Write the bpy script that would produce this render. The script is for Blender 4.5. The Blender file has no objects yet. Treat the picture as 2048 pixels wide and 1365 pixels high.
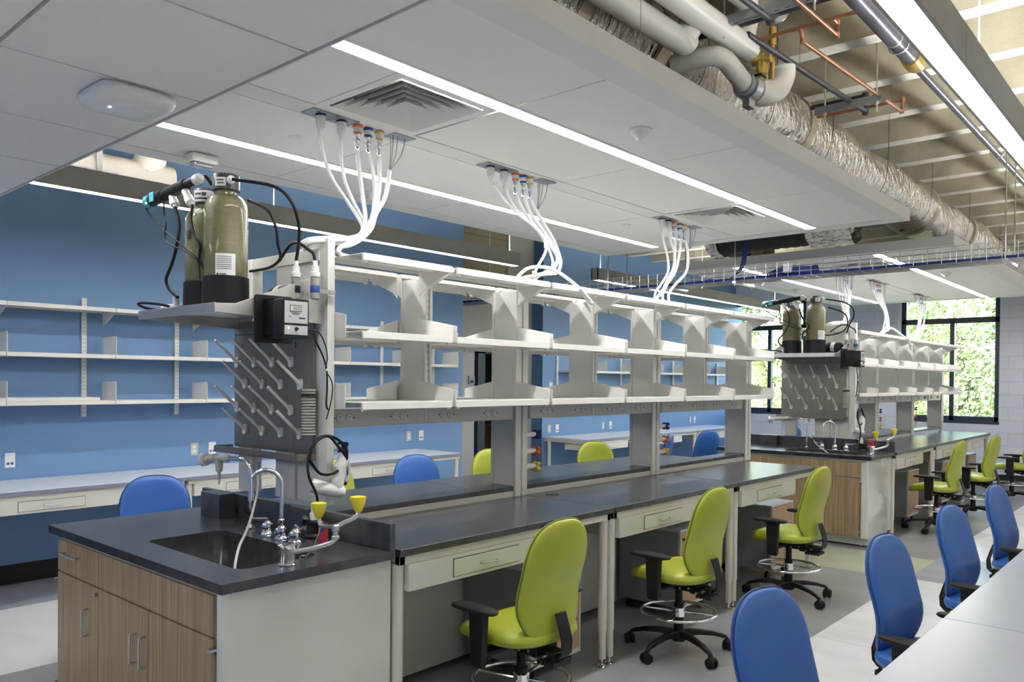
import bpy, bmesh, math, random
from mathutils import Vector, Matrix
R = math.radians
rnd = random.Random(7)
SC = bpy.context.scene
COL = SC.collection

# ------------------------------------------------------------------ camera
F_PX, YAW, PIT, ROL, CAM_H = 1589.9, 0.7236, -0.0101, 0.0089, 1.63
fw = Vector((-math.sin(YAW)*math.cos(PIT), math.cos(YAW)*math.cos(PIT), math.sin(PIT)))
rt0 = Vector((math.cos(YAW), math.sin(YAW), 0)); up0 = rt0.cross(fw)
rt = rt0*math.cos(ROL)+up0*math.sin(ROL); up = up0*math.cos(ROL)-rt0*math.sin(ROL)
cd = bpy.data.cameras.new('camera'); cam = bpy.data.objects.new('camera', cd); COL.objects.link(cam)
M3 = Matrix((rt, up, -fw)).transposed()
cam.matrix_world = Matrix.Translation((0, 0, CAM_H)) @ M3.to_4x4()
cd.sensor_width = 36; cd.lens = F_PX/2048*36; cd.shift_y = 95.6/2048
cd.clip_start = .05; cd.clip_end = 400
SC.camera = cam

# ------------------------------------------------------------------ world, sun, exposure
SC.view_settings.view_transform = 'Standard'; SC.view_settings.look = 'None'
SC.view_settings.gamma = 1; SC.view_settings.use_curve_mapping = False
SC.view_settings.exposure = 1.22
w = bpy.data.worlds.new('sky'); SC.world = w; w.use_nodes = True
nt = w.node_tree; bg = nt.nodes['Background']
sky = nt.nodes.new('ShaderNodeTexSky'); sky.sky_type = 'NISHITA'; sky.sun_disc = False
sky.sun_elevation = R(38); sky.sun_rotation = R(200); sky.air_density = 1.2; sky.dust_density = 2.0
nt.links.new(sky.outputs[0], bg.inputs[0]); bg.inputs[1].default_value = 0.9
sl = bpy.data.lights.new('sun', 'SUN'); so = bpy.data.objects.new('sun', sl); COL.objects.link(so)
sl.energy = 9.0; sl.angle = R(1.5); sl.color = (1, .95, .86)
so.rotation_euler = (R(48), 0, R(60))   # shines on the trees from the room's side, high over the roof
STRIP_E, LENS_E, UP_E = 27.0, 15.0, 30.0
cy = SC.cycles
cy.use_denoising = True
cy.use_adaptive_sampling = True; cy.adaptive_threshold = .02
cy.max_bounces = 8; cy.diffuse_bounces = 4; cy.glossy_bounces = 3; cy.transmission_bounces = 6
cy.sample_clamp_indirect = 6.0; cy.caustics_reflective = False; cy.caustics_refractive = False

# ------------------------------------------------------------------ materials
MATS = {}
def mat(name, col, rough=.5, metal=0, var=.06, nscale=6, bump=0, bscale=60, spec=.5, emit=None, es=0, coat=0, stretch=None, alpha=None):
    m = bpy.data.materials.new(name); m.use_nodes = True; n = m.node_tree.nodes; L = m.node_tree.links
    b = n['Principled BSDF']
    tc = n.new('ShaderNodeTexCoord'); mp = n.new('ShaderNodeMapping'); L.new(tc.outputs['Object'], mp.inputs[0])
    if stretch: mp.inputs['Scale'].default_value = stretch
    no = n.new('ShaderNodeTexNoise'); no.inputs['Scale'].default_value = nscale; no.inputs['Detail'].default_value = 4
    L.new(mp.outputs[0], no.inputs[0])
    cr = n.new('ShaderNodeValToRGB'); L.new(no.outputs[0], cr.inputs[0])
    c = Vector(col); a = [min(1, max(0, x*(1-var))) for x in c]; d = [min(1, x*(1+var)) for x in c]
    cr.color_ramp.elements[0].position = .3; cr.color_ramp.elements[1].position = .7
    cr.color_ramp.elements[0].color = (*a, 1); cr.color_ramp.elements[1].color = (*d, 1)
    L.new(cr.outputs[0], b.inputs['Base Color'])
    b.inputs['Roughness'].default_value = rough; b.inputs['Metallic'].default_value = metal
    b.inputs['Specular IOR Level'].default_value = spec
    if coat: b.inputs['Coat Weight'].default_value = coat; b.inputs['Coat Roughness'].default_value = .1
    if bump:
        n2 = n.new('ShaderNodeTexNoise'); n2.inputs['Scale'].default_value = bscale; n2.inputs['Detail'].default_value = 5
        L.new(mp.outputs[0], n2.inputs[0])
        bp = n.new('ShaderNodeBump'); bp.inputs['Strength'].default_value = bump; bp.inputs['Distance'].default_value = .02
        L.new(n2.outputs[0], bp.inputs['Height']); L.new(bp.outputs[0], b.inputs['Normal'])
    if emit: b.inputs['Emission Color'].default_value = (*emit, 1); b.inputs['Emission Strength'].default_value = es
    MATS[name] = m
    return m
def wood(name, dark, light, sc=(150, 150, 2.2)):
    m = mat(name, light, .38, var=.0); n = m.node_tree.nodes; L = m.node_tree.links
    mp = [x for x in n if x.type == 'MAPPING'][0]; mp.inputs['Scale'].default_value = sc
    no = [x for x in n if x.type == 'TEX_NOISE'][0]; no.inputs['Scale'].default_value = 1; no.inputs['Detail'].default_value = 3
    cr = [x for x in n if x.type == 'VALTORGB'][0]
    cr.color_ramp.elements[0].color = (*dark, 1); cr.color_ramp.elements[1].color = (*light, 1)
    cr.color_ramp.elements[0].position = .32; cr.color_ramp.elements[1].position = .62
    return m
mat('epoxy', (.046, .049, .055), .24, var=.25, nscale=14, bump=.03, bscale=300, spec=.8)
mat('epoxy_edge', (.008, .008, .009), .45, var=.2)
mat('white_steel', (.66, .65, .60), .32, var=.02)
mat('shelf_white', (.74, .73, .69), .35, var=.02)
mat('panel_white', (.62, .62, .585), .12, var=.02, coat=.6)
mat('leg_white', (.66, .64, .57), .3, var=.02)
mat('grey_box', (.30, .31, .33), .3, var=.03)
mat('desk_grey', (.60, .63, .70), .33, var=.04, nscale=20)
mat('desk_edge', (.20, .22, .30), .5, var=.04)
mat('table_white', (.28, .31, .38), .3, var=.03, nscale=3)
wood('zebra_wood', (.19, .125, .065), (.37, .27, .155))
wood('warm_wood', (.42, .25, .13), (.55, .36, .21), (60, 60, 2))
mat('steel', (.55, .56, .57), .28, 1, var=.05)
mat('brushed_steel', (.24, .22, .19), .40, .55, var=.08, nscale=2, bump=.03, bscale=40, stretch=(25, 25, 1))
mat('steel_shelf', (.60, .585, .57), .38, .9, var=.06)
mat('chrome', (.85, .86, .88), .06, 1, var=.02)
mat('black_plastic', (.009, .009, .010), .45, var=.2, spec=.3)
mat('dark_grey', (.05, .05, .055), .4, var=.1)
mat('black_rubber', (.009, .009, .010), .55, var=.2, spec=.3)
mat('dark_slot', (.02, .02, .02), .8)
mat('green_vinyl', (.34, .39, .032), .36, var=.05, nscale=3, bump=.05, bscale=220)
mat('blue_vinyl', (.028, .12, .42), .38, var=.05, nscale=3, bump=.05, bscale=220)
mat('seam_green', (.12, .16, .01), .6); mat('seam_blue', (.01, .04, .17), .6)
mat('blue_wall', (.150, .275, .49), .55, var=.015, nscale=1.5)
mat('blue_wall_shaded', (.060, .135, .25), .55, var=.02)  # same wall paint with the end face's shade in the colour
mat('grey_wall', (.38, .38, .37), .6, var=.03)
mat('beige_wall', (.52, .50, .45), .6, var=.03)
mat('ceil_tile', (.87, .87, .86), .8, var=.015, nscale=60, bump=.05, bscale=400)
mat('ceil_border', (.80, .80, .79), .55, var=.02)
mat('white_plastic', (.80, .80, .78), .3, var=.02)
mat('grey_plastic', (.50, .50, .44), .4, var=.05)
mat('tube_white', (.80, .80, .79), .35, var=.02)
mat('tank_resin', (.17, .16, .068), .22, var=.13, nscale=9, bump=.25, bscale=30, stretch=(3, 3, 40), coat=.5)
mat('yellow_plastic', (.75, .63, .03), .35, var=.04)
mat('red_tag', (.62, .03, .03), .4); mat('blue_knob', (.01, .02, .16), .35); mat('orange_knob', (.75, .16, .03), .4)
mat('gold_knob', (.75, .55, .06), .4); mat('teal', (.06, .33, .45), .4)
mat('brass', (.55, .38, .10), .3, .9, var=.15); mat('copper', (.48, .23, .14), .3, .95, var=.25, nscale=5)
mat('iron_pipe', (.05, .05, .065), .35, .3, var=.3)
mat('strut', (.35, .37, .40), .4, .8, var=.1)
mat('pvc_jacket', (.66, .65, .61), .28, var=.04)
mat('canvas_jacket', (.48, .46, .41), .5, var=.05)
mat('tube_clear', (.50, .52, .53), .25, var=.03)
mat('galv', (.52, .55, .60), .35, .9, var=.18, nscale=25)
mat('dark_duct', (.025, .022, .02), .8, var=.3, bump=.3, bscale=60)
mat('tape', (.42, .38, .29), .35, .2, var=.15, nscale=10, bump=.3, bscale=60)
mat('black_base', (.010, .010, .012), .5)
mat('window_frame', (.022, .035, .055), .4, var=.05)
mat('housing_grey', (.32, .315, .305), .4, .1, var=.06)
mat('label_white', (.82, .82, .82), .5, var=.02); mat('ink', (.05, .05, .06), .6); mat('ink_blue', (.02, .08, .30), .6)
mat('meter_face', (.42, .43, .45), .4, var=.02); mat('lcd', (.48, .50, .47), .2)
mat('wire_blue', (.012, .035, .24), .4, var=.1)
mat('led_blue', (.3, .3, 1), emit=(.45, .45, 1), es=12); mat('led_green', (.1, .8, .1), emit=(.3, 1, .2), es=6)
mat('led_amber', (.8, .6, .2), emit=(1, .8, .3), es=4)
mat('light_lens', (1, 1, 1), .5, emit=(1, .985, .955), es=LENS_E)
mat('soft_lens', (1, 1, 1), .5, emit=(1, .985, .955), es=6.5)
mat('added_fill_lens', (1, 1, 1), .5, emit=(1, .985, .955), es=9)  # glow of the added, unseen fill lights
mat('strip_lens', (1, 1, 1), .5, emit=(1, .985, .955), es=STRIP_E)
mat('uplight_lens', (1, 1, 1), .5, emit=(1, .985, .955), es=UP_E)
mat('roof_shingle', (.55, .55, .55), .8, var=.1); mat('house_brick', (.50, .26, .20), .8, var=.2, nscale=30)
mat('house_trim', (.8, .8, .8), .6); mat('bark', (.16, .12, .09), .9, var=.3, bump=.5, bscale=20)
mat('lawn_green', (.16, .22, .07), .9, var=.4, nscale=2)
# foil with crumples
m = mat('foil', (.80, .78, .73), .20, 1.0, var=.15, nscale=3, bump=1.0, bscale=13, stretch=(1, 1.8, 1))
[x for x in m.node_tree.nodes if x.type == 'BUMP'][0].inputs['Distance'].default_value = .07
# concrete
m = mat('concrete', (.40, .37, .275), .85, var=.22, nscale=4, bump=.15, bscale=40)
cr = [x for x in m.node_tree.nodes if x.type == 'VALTORGB'][0]; cr.color_ramp.elements[0].position = .22; cr.color_ramp.elements[1].position = .62
mat('concrete_rib', (.62, .60, .53), .8, var=.10, nscale=6)
# painted block wall
def block(name, col, mortar, bw=.42, bh=.21, rot=None, ms=.006):
    m = mat(name, col, .45, var=.03); n = m.node_tree.nodes; L = m.node_tree.links; b = n['Principled BSDF']
    br = n.new('ShaderNodeTexBrick'); br.inputs['Scale'].default_value = 1
    br.inputs['Brick Width'].default_value = bw; br.inputs['Row Height'].default_value = bh; br.inputs['Mortar Size'].default_value = ms
    br.inputs['Color1'].default_value = (*col, 1); br.inputs['Color2'].default_value = (*[c*.96 for c in col], 1); br.inputs['Mortar'].default_value = (*mortar, 1)
    mp = [x for x in n if x.type == 'MAPPING'][0]
    mp.inputs['Rotation'].default_value = rot or (R(90), 0, 0)
    L.new(mp.outputs[0], br.inputs[0]); L.new(br.outputs[0], b.inputs['Base Color'])
    return m
block('block_white', (.68, .70, .79), (.56, .58, .66), rot=(R(-90), 0, 0))
block('block_tan', (.30, .27, .19), (.17, .15, .11), .8, .6, rot=(R(-90), 0, R(-90)))
# glass
g = bpy.data.materials.new('window_glass'); g.use_nodes = True; n = g.node_tree.nodes; L = g.node_tree.links
b = n['Principled BSDF']; b.inputs['Roughness'].default_value = 0; b.inputs['Transmission Weight'].default_value = 1; b.inputs['IOR'].default_value = 1.0
tr = n.new('ShaderNodeBsdfTransparent'); gl = n.new('ShaderNodeBsdfGlossy'); gl.inputs['Roughness'].default_value = .02
tn = n.new('ShaderNodeTexNoise'); tn.inputs['Scale'].default_value = 2
ma = n.new('ShaderNodeMath'); ma.operation = 'MULTIPLY_ADD'; ma.inputs[1].default_value = .02; ma.inputs[2].default_value = .03
L.new(tn.outputs[0], ma.inputs[0]); mx = n.new('ShaderNodeMixShader'); L.new(ma.outputs[0], mx.inputs[0]); L.new(tr.outputs[0], mx.inputs[1]); L.new(gl.outputs[0], mx.inputs[2])
L.new(mx.outputs[0], n['Material Output'].inputs[0]); n.remove(b); MATS['window_glass'] = g
# foliage kinds
def leafy(name, cols):
    m = mat(name, cols[0], .6, var=0); n = m.node_tree.nodes
    cr = [x for x in n if x.type == 'VALTORGB'][0]; no = [x for x in n if x.type == 'TEX_NOISE'][0]; no.inputs['Scale'].default_value = .9; no.inputs['Detail'].default_value = 8
    for i in range(len(cols)-2): cr.color_ramp.elements.new(.5)
    for i, c in enumerate(cols):
        cr.color_ramp.elements[i].position = .32+.36*i/(len(cols)-1); cr.color_ramp.elements[i].color = (*c, 1)
    n['Principled BSDF'].inputs['Subsurface Weight'].default_value = 0
leafy('leaf_green', [(.10, .18, .07), (.22, .31, .14), (.40, .46, .27)])
leafy('leaf_pale', [(.18, .26, .22), (.33, .40, .35), (.50, .54, .48)])
leafy('leaf_autumn', [(.28, .33, .16), (.52, .44, .28), (.56, .38, .28)])
leafy('leaf_yellow', [(.25, .31, .12), (.46, .50, .22), (.62, .60, .32)])
# linoleum floor: 0.6 m wide fields, each keeps its own colour
def floor_mat(name, col):
    return mat(name, col, .26, var=.09, nscale=1.6, spec=.45, stretch=(1, 2.2, 1))
floor_mat('lino_grey', (.25, .255, .265)); floor_mat('lino_white', (.62, .62, .64)); floor_mat('lino_green', (.40, .42, .31)); floor_mat('lino_slate', (.30, .315, .35))

# ------------------------------------------------------------------ mesh builder
class MB:
    def __init__(s): s.v = []; s.f = []; s.m = []; s.cur = 0
    def add(s, vs, fs):
        o = len(s.v); s.v += [Vector(v) for v in vs]; s.f += [[i+o for i in f] for f in fs]; s.m += [s.cur]*len(fs); return s
    def box(s, x0, x1, y0, y1, z0, z1):
        x0, x1 = sorted((x0, x1)); y0, y1 = sorted((y0, y1)); z0, z1 = sorted((z0, z1))
        return s.add([(x0,y0,z0),(x1,y0,z0),(x1,y1,z0),(x0,y1,z0),(x0,y0,z1),(x1,y0,z1),(x1,y1,z1),(x0,y1,z1)],
              [(0,3,2,1),(4,5,6,7),(0,1,5,4),(1,2,6,5),(2,3,7,6),(3,0,4,7)])
    def tube(s, pts, r, n=10, cap=True, smooth=0):
        pts = [Vector(p) for p in pts]
        if smooth:
            P = [pts[0]]+pts+[pts[-1]]; out = []
            for i in range(1, len(P)-2):
                for k in range(smooth):
                    t = k/smooth; a, b, c, d = P[i-1], P[i], P[i+1], P[i+2]
                    out.append(.5*((2*b)+(c-a)*t+(2*a-5*b+4*c-d)*t*t+(3*b-a-3*c+d)*t**3))
            out.append(pts[-1]); pts = out
        rs = r if isinstance(r, (list, tuple)) else [r]*len(pts)
        if smooth and isinstance(r, (list, tuple)): rs = [r[0]+(r[-1]-r[0])*i/(len(pts)-1) for i in range(len(pts))]
        prev = None; vs = []
        for i, p in enumerate(pts):
            t = (pts[min(i+1, len(pts)-1)]-pts[max(i-1, 0)])
            if t.length < 1e-9: t = Vector((0, 0, 1))
            t.normalize()
            if prev is None:
                u = t.cross(Vector((0, 0, 1)) if abs(t.z) < .9 else Vector((1, 0, 0))).normalized()
            else:
                u = (prev-t*prev.dot(t))
                u = u.normalized() if u.length > 1e-6 else t.orthogonal().normalized()
            prev = u; w_ = t.cross(u)
            for k in range(n):
                a = 2*math.pi*k/n; vs.append(p+(u*math.cos(a)+w_*math.sin(a))*rs[i])
        fs = [(i*n+k, i*n+(k+1) % n, (i+1)*n+(k+1) % n, (i+1)*n+k) for i in range(len(pts)-1) for k in range(n)]
        if cap: fs += [tuple(range(n))[::-1], tuple((len(pts)-1)*n+k for k in range(n))]
        return s.add(vs, fs)
    def cyl(s, p0, p1, r0, r1=None, n=16): return s.tube([p0, p1], [r0, r0 if r1 is None else r1], n)
    def lathe(s, c, prof, n=24, axis=(0, 0, 1)):
        c = Vector(c); q = Vector((0, 0, 1)).rotation_difference(Vector(axis)); vs = []
        for (r, z) in prof:
            for k in range(n):
                a = 2*math.pi*k/n; vs.append(c+q @ Vector((r*math.cos(a), r*math.sin(a), z)))
        fs = [(i*n+k, i*n+(k+1) % n, (i+1)*n+(k+1) % n, (i+1)*n+k) for i in range(len(prof)-1) for k in range(n)]
        fs += [tuple(range(n))[::-1], tuple((len(prof)-1)*n+k for k in range(n))]
        return s.add(vs, fs)
    def prism(s, poly, axis, a0, a1):
        # poly: 2-D points in the plane normal to axis; x->(y,z)  y->(x,z)  z->(x,y)
        def P(p, a): return {'x': (a, p[0], p[1]), 'y': (p[0], a, p[1]), 'z': (p[0], p[1], a)}[axis]
        n = len(poly); vs = [P(p, a0) for p in poly]+[P(p, a1) for p in poly]
        ar = sum(poly[i][0]*poly[(i+1) % n][1]-poly[(i+1) % n][0]*poly[i][1] for i in range(n))
        flip = (ar > 0) != (axis == 'y')
        if a1 < a0: flip = not flip
        A = tuple(range(n)); B = tuple(n+i for i in range(n)); S = [(i, (i+1) % n, n+(i+1) % n, n+i) for i in range(n)]
        if flip: fs = [A[::-1], B]+S
        else: fs = [A, B[::-1]]+[f[::-1] for f in S]
        return s.add(vs, fs)
def shift(mb, d):
    d = Vector(d); mb.v = [v-d for v in mb.v]; return mb
def wloc(o):
    l = Vector((0, 0, 0))
    while o is not None: l += o.location; o = o.parent
    return l
def tag(o, label=None, cat=None, group=None, kind=None):
    if label: o['label'] = label
    if cat: o['category'] = cat
    if group: o['group'] = group
    if kind: o['kind'] = kind
    return o
def O(name, mb, mats, parent=None, label=None, bev=0, at=None, ang=38, cat=None, group=None, kind=None, flat=False):
    """link a builder's shapes (in world metres) as one mesh object; its origin is `at` or its parent's"""
    base = wloc(parent) if parent is not None else Vector((0, 0, 0))
    loc = Vector(at)-base if at is not None else Vector((0, 0, 0))
    sh = base+loc
    me = bpy.data.meshes.new(name); me.from_pydata([tuple(v-sh) for v in mb.v], [], mb.f)
    if isinstance(mats, str): mats = [mats]
    for k in mats: me.materials.append(MATS[k])
    if len(mats) > 1: me.polygons.foreach_set('material_index', mb.m)
    me.update()
    if not flat:
        me.polygons.foreach_set('use_smooth', [True]*len(me.polygons)); me.set_sharp_from_angle(angle=R(ang))
    o = bpy.data.objects.new(name, me); COL.objects.link(o); o.location = loc
    if parent is not None: o.parent = parent
    if bev:
        b = o.modifiers.new('bevel', 'BEVEL'); b.width = bev; b.segments = 2; b.limit_method = 'ANGLE'; b.angle_limit = R(40); b.harden_normals = False
    tag(o, label, cat, group, kind)
    return o
def T(name, label, cat, loc, group=None):
    o = bpy.data.objects.new(name, None); COL.objects.link(o); o.location = loc; o.empty_display_size = .1
    return tag(o, label, cat, group)
def copy_tree(o, parent=None):
    c = o.copy(); COL.objects.link(c); c.parent = parent
    for ch in KIDS.get(o.name, []): copy_tree(ch, c)
    return c
KIDS = {}
def index_kids():
    KIDS.clear()
    for o in bpy.data.objects:
        if o.parent is not None: KIDS.setdefault(o.parent.name, []).append(o)
def S(name, mb, m, **k): return O(name, mb, m, kind='structure', **k)
def rrect(x0, x1, y0, y1, r, n=5):
    out = []
    for cx, cy_, a0 in ((x1-r, y1-r, 0), (x0+r, y1-r, 90), (x0+r, y0+r, 180), (x1-r, y0+r, 270)):
        for k in range(n+1):
            a = R(a0+90*k/n); out.append((cx+r*math.cos(a), cy_+r*math.sin(a)))
    return out
# ------------------------------------------------------------------ room shell
XW, XW2, XR, YF, YB, ZD, XE = -7.06, -7.30, -7.50, 15.10, -4.0, 4.05, 5.0
# floor: linoleum fields
FIELDS = [(-8.6, -6.31, YB, YF, 2), (-6.31, -4.93, YB, YF, 1), (-4.93, -1.915, YB, 7.15, 0), (-1.915, XE, YB, 7.2, 1),
          (-4.93, -1.915, 7.15, 8.1, 3), (-1.915, XE, 7.2, 8.35, 2), (-4.93, -1.915, 8.1, YF, 0), (-1.915, XE, 8.35, YF, 1)]
mb = MB()
for x0, x1, y0, y1, k in FIELDS: mb.cur = k; mb.box(x0, x1, y0, y1, -.10, 0)
floor = S('floor', mb, ['lino_grey', 'lino_white', 'lino_slate', 'lino_green'], flat=True)
mb = MB()
for y in (5.14, 9.9, 12.6): mb.box(-1.915, XE, y-.0015, y+.0015, 0, .0006)
S('trim_1', mb, 'desk_edge', flat=True)
# left walls
S('wall_left', MB().box(XW-.44-.9, XW, YB, 7.05, 0, ZD+.1), 'blue_wall', flat=True)
mb = MB(); mb.box(XR-.15, XR, 7.05, 7.72, 0, 2.80); mb.box(XR-.15, XR, 7.72, 8.62, 2.07, 2.80); mb.box(XR-.15, XR, 8.62, 9.1, 0, 2.80)
S('wall_recess', mb, 'grey_wall', flat=True)
S('wall_block', MB().box(XR-.15, XR, 7.05, 8.36, 2.80, ZD+.1), 'block_tan', flat=True)
S('wall_pier', MB().box(XR-.15, XR+.02, 8.36, 9.1, 2.80, ZD+.1), 'grey_wall', flat=True)
mb = MB(); mb.cur = 0; mb.box(XW2-.9, XW2, 8.93, YF+.3, 0, ZD+.1)
mb.cur = 1; mb.box(XW2-.25, XW2, 8.925, 8.931, 0, ZD+.1)  # end face turned from the light: its shade is painted as darker blue
S('wall_left_far', mb, ['blue_wall', 'blue_wall_shaded'], flat=True)
S('baseboard_left', MB().box(XW, XW+.012, YB, 7.05, 0, .15), 'black_base', flat=True)
S('baseboard_left_far', MB().box(XW2, XW2+.012, 8.93, YF, 0, .11), 'black_base', flat=True)
# doorway in the recess with the room beyond
mb = MB(); mb.box(XR-.14, XR+.03, 7.76, 7.90, 0, 2.07); mb.box(XR-.14, XR+.03, 8.55, 8.62, 0, 2.07); mb.box(XR-.14, XR+.03, 7.76, 8.62, 2.0, 2.07)
S('door_1', mb, 'window_frame', flat=True)
mb = MB(); mb.box(-9.6, -9.5, 7.0, 13.0, 0, 2.8); mb.box(-9.5, XR-.16, 6.9, 7.0, 0, 2.8); mb.box(-9.5, XW2-.92, 12.9, 13.0, 0, 2.8)
S('wall_beyond', mb, 'beige_wall', flat=True)
S('ceiling_beyond', MB().box(-9.6, XR-.16, 6.9, 13.0, 2.80, 2.85), 'beige_wall', flat=True)
S('floor_beyond', MB().box(-9.6, -8.6, 6.9, 13.0, -.1, 0), 'lino_slate', flat=True)
t = T('storage_cabinet', 'tan wooden storage cabinet seen through the open doorway', 'cabinet', (-9.2, 9.7, 0))
O('base_unit', MB().box(-9.45, -8.95, 9.0, 10.6, 0, .88), 'warm_wood', t, bev=.004)
O('wall_cupboard', MB().box(-9.48, -9.0, 9.0, 10.6, 1.06, 1.50), 'beige_wall', t, bev=.004)
O('counter', MB().box(-9.47, -8.92, 8.98, 10.62, .88, .92), 'beige_wall', t)
# far wall with two windows
def far_wall(wins, x0, x1):
    mb = MB(); xs = x0
    for (a, b, z0, z1) in wins:
        mb.box(xs, a, YF, YF+.25, 0, ZD+.1); mb.box(a, b, YF, YF+.25, 0, z0); mb.box(a, b, YF, YF+.25, z1, ZD+.1); xs = b
    mb.box(xs, x1, YF, YF+.25, 0, ZD+.1); return mb
WINS = [(-7.42, -5.86, 1.06, 3.22), (-4.16, -2.655, 1.02, 3.20)]
S('wall_far', far_wall(WINS, XW2-.9, XE+.2), 'block_white', flat=True)
S('baseboard_far', MB().box(XW2, XE, YF-.012, YF, 0, .16), 'black_base', flat=True)
mb = MB().box(-2.55, XE, YF-.06, YF-.012, .30, .50); mb.box(-2.55, XE, YF-.05, YF-.012, .17, .29)
O('radiator_cover', mb, 'block_white', cat='radiator cover', label='low pale grey heating cover along the far block wall, right of the window')
for i, (a, b, z0, z1) in enumerate(WINS):
    wn = S('window_%d' % (i+1), MB(), 'window_frame')
    fr = MB(); y0, y1 = YF+.03, YF+.12; zt = 2.72
    fr.box(a, a+.07, y0, y1, z0, z1); fr.box(b-.07, b, y0, y1, z0, z1); fr.box(a, b, y0, y1, z0, z0+.08); fr.box(a, b, y0, y1, z1-.05, z1)
    fr.box(a, b, y0, y1, zt-.045, zt+.045); mx_ = a+(b-a)*.53; fr.box(mx_-.035, mx_+.035, y0, y1, z0, zt)
    O('window_frame', fr, 'window_frame', wn, bev=.004)
    O('glass', MB().box(a+.06, b-.06, YF+.07, YF+.076, z0+.07, z1-.04), 'window_glass', wn, flat=True)
    O('window_sill', MB().box(a-.01, b+.01, YF-.03, YF+.03, z0-.035, z0), 'window_frame', wn, bev=.004)
    O('apron_trim', MB().box(a-.02, b+.02, YF-.015, YF, z0-.20, z0-.04), 'block_white', wn)
    rv = MB(); rv.box(a-.055, a, YF-.02, YF+.03, z0, z1)
    O('window_jamb', rv, 'ceil_border', wn)
# right and back walls of the room
S('wall_right', MB().box(XE, XE+.2, YB, YF+.2, 0, ZD+.1), 'block_white', flat=True)
S('wall_back', MB().box(XW-.5, XE+.2, YB-.2, YB, 0, ZD+.1), 'blue_wall', flat=True)
# ribbed concrete deck
mb = MB(); mb.cur = 0; mb.box(-9.6, XE+.2, YB-.2, YF+.25, ZD, ZD+.2)
y = -3.41
k = 0
while y < YF-.2:
    yc = y; z0 = 3.70
    x0, x1 = (XW if yc < 7.05 else XW2), XE
    mb.cur = 0; mb.prism([(yc-.10, ZD), (yc-.065, z0), (yc+.065, z0), (yc+.10, ZD)], 'x', x0, x1)
    mb.cur = 1; mb.box(x0, x1, yc-.064, yc+.064, z0-.004, z0-.0005)
    y += .765; k += 1
S('ceiling', mb, ['concrete', 'concrete_rib'], flat=True)
S('beam_1', MB().box(XE-.6, XE, YB, YF, 3.5, ZD), 'concrete', flat=True)
# lower soffit over the entry, close to the camera
def near_ceiling():
    mb = MB(); z = 2.57; xs = [-7.06, -5.80, -5.16, -4.52, -3.88, -3.24, -2.60, -1.97, -1.33, -.69, -.05, .6]
    ye = 1.345; g_ = .006
    mb.cur = 0
    ys = [YB, -2.8, -1.7, -.55, .72, ye-.02]
    for i in range(len(xs)-1):
        for j in range(len(ys)-1):
            mb.box(xs[i]+g_, xs[i+1]-g_, ys[j]+(g_ if j in (4,) else 0), ys[j+1]-(g_ if j == 3 else 0), z, z+.03)
    mb.cur = 2; mb.box(-7.06, .62, YB, ye-.004, z+.031, z+.11)
    mb.cur = 1; mb.box(-7.06, .62, ye-.006, ye, z, z+.12); mb.box(.6, .62, YB, ye, z, z+.12)
    return mb
S('ceiling_soffit', near_ceiling(), ['ceil_tile', 'ceil_border', 'dark_slot'], flat=True)
for x_ in (-5.0, -2.3):  # lamps added out of view so that the interior is lit
    t = T('added_fill_light', 'unseen fill light added in the low entry ceiling%s' % (' by the blue wall' if x_ < -3 else ' behind the viewer'), 'ceiling light', (x_, -2, 2.57))
    O('lens', MB().box(x_-.15, x_+.15, -3.6, -.8, 2.562, 2.572), 'added_fill_lens', t); O('frame', MB().box(x_-.17, x_+.17, -3.62, -.78, 2.564, 2.571), 'ceil_border', t)

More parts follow.
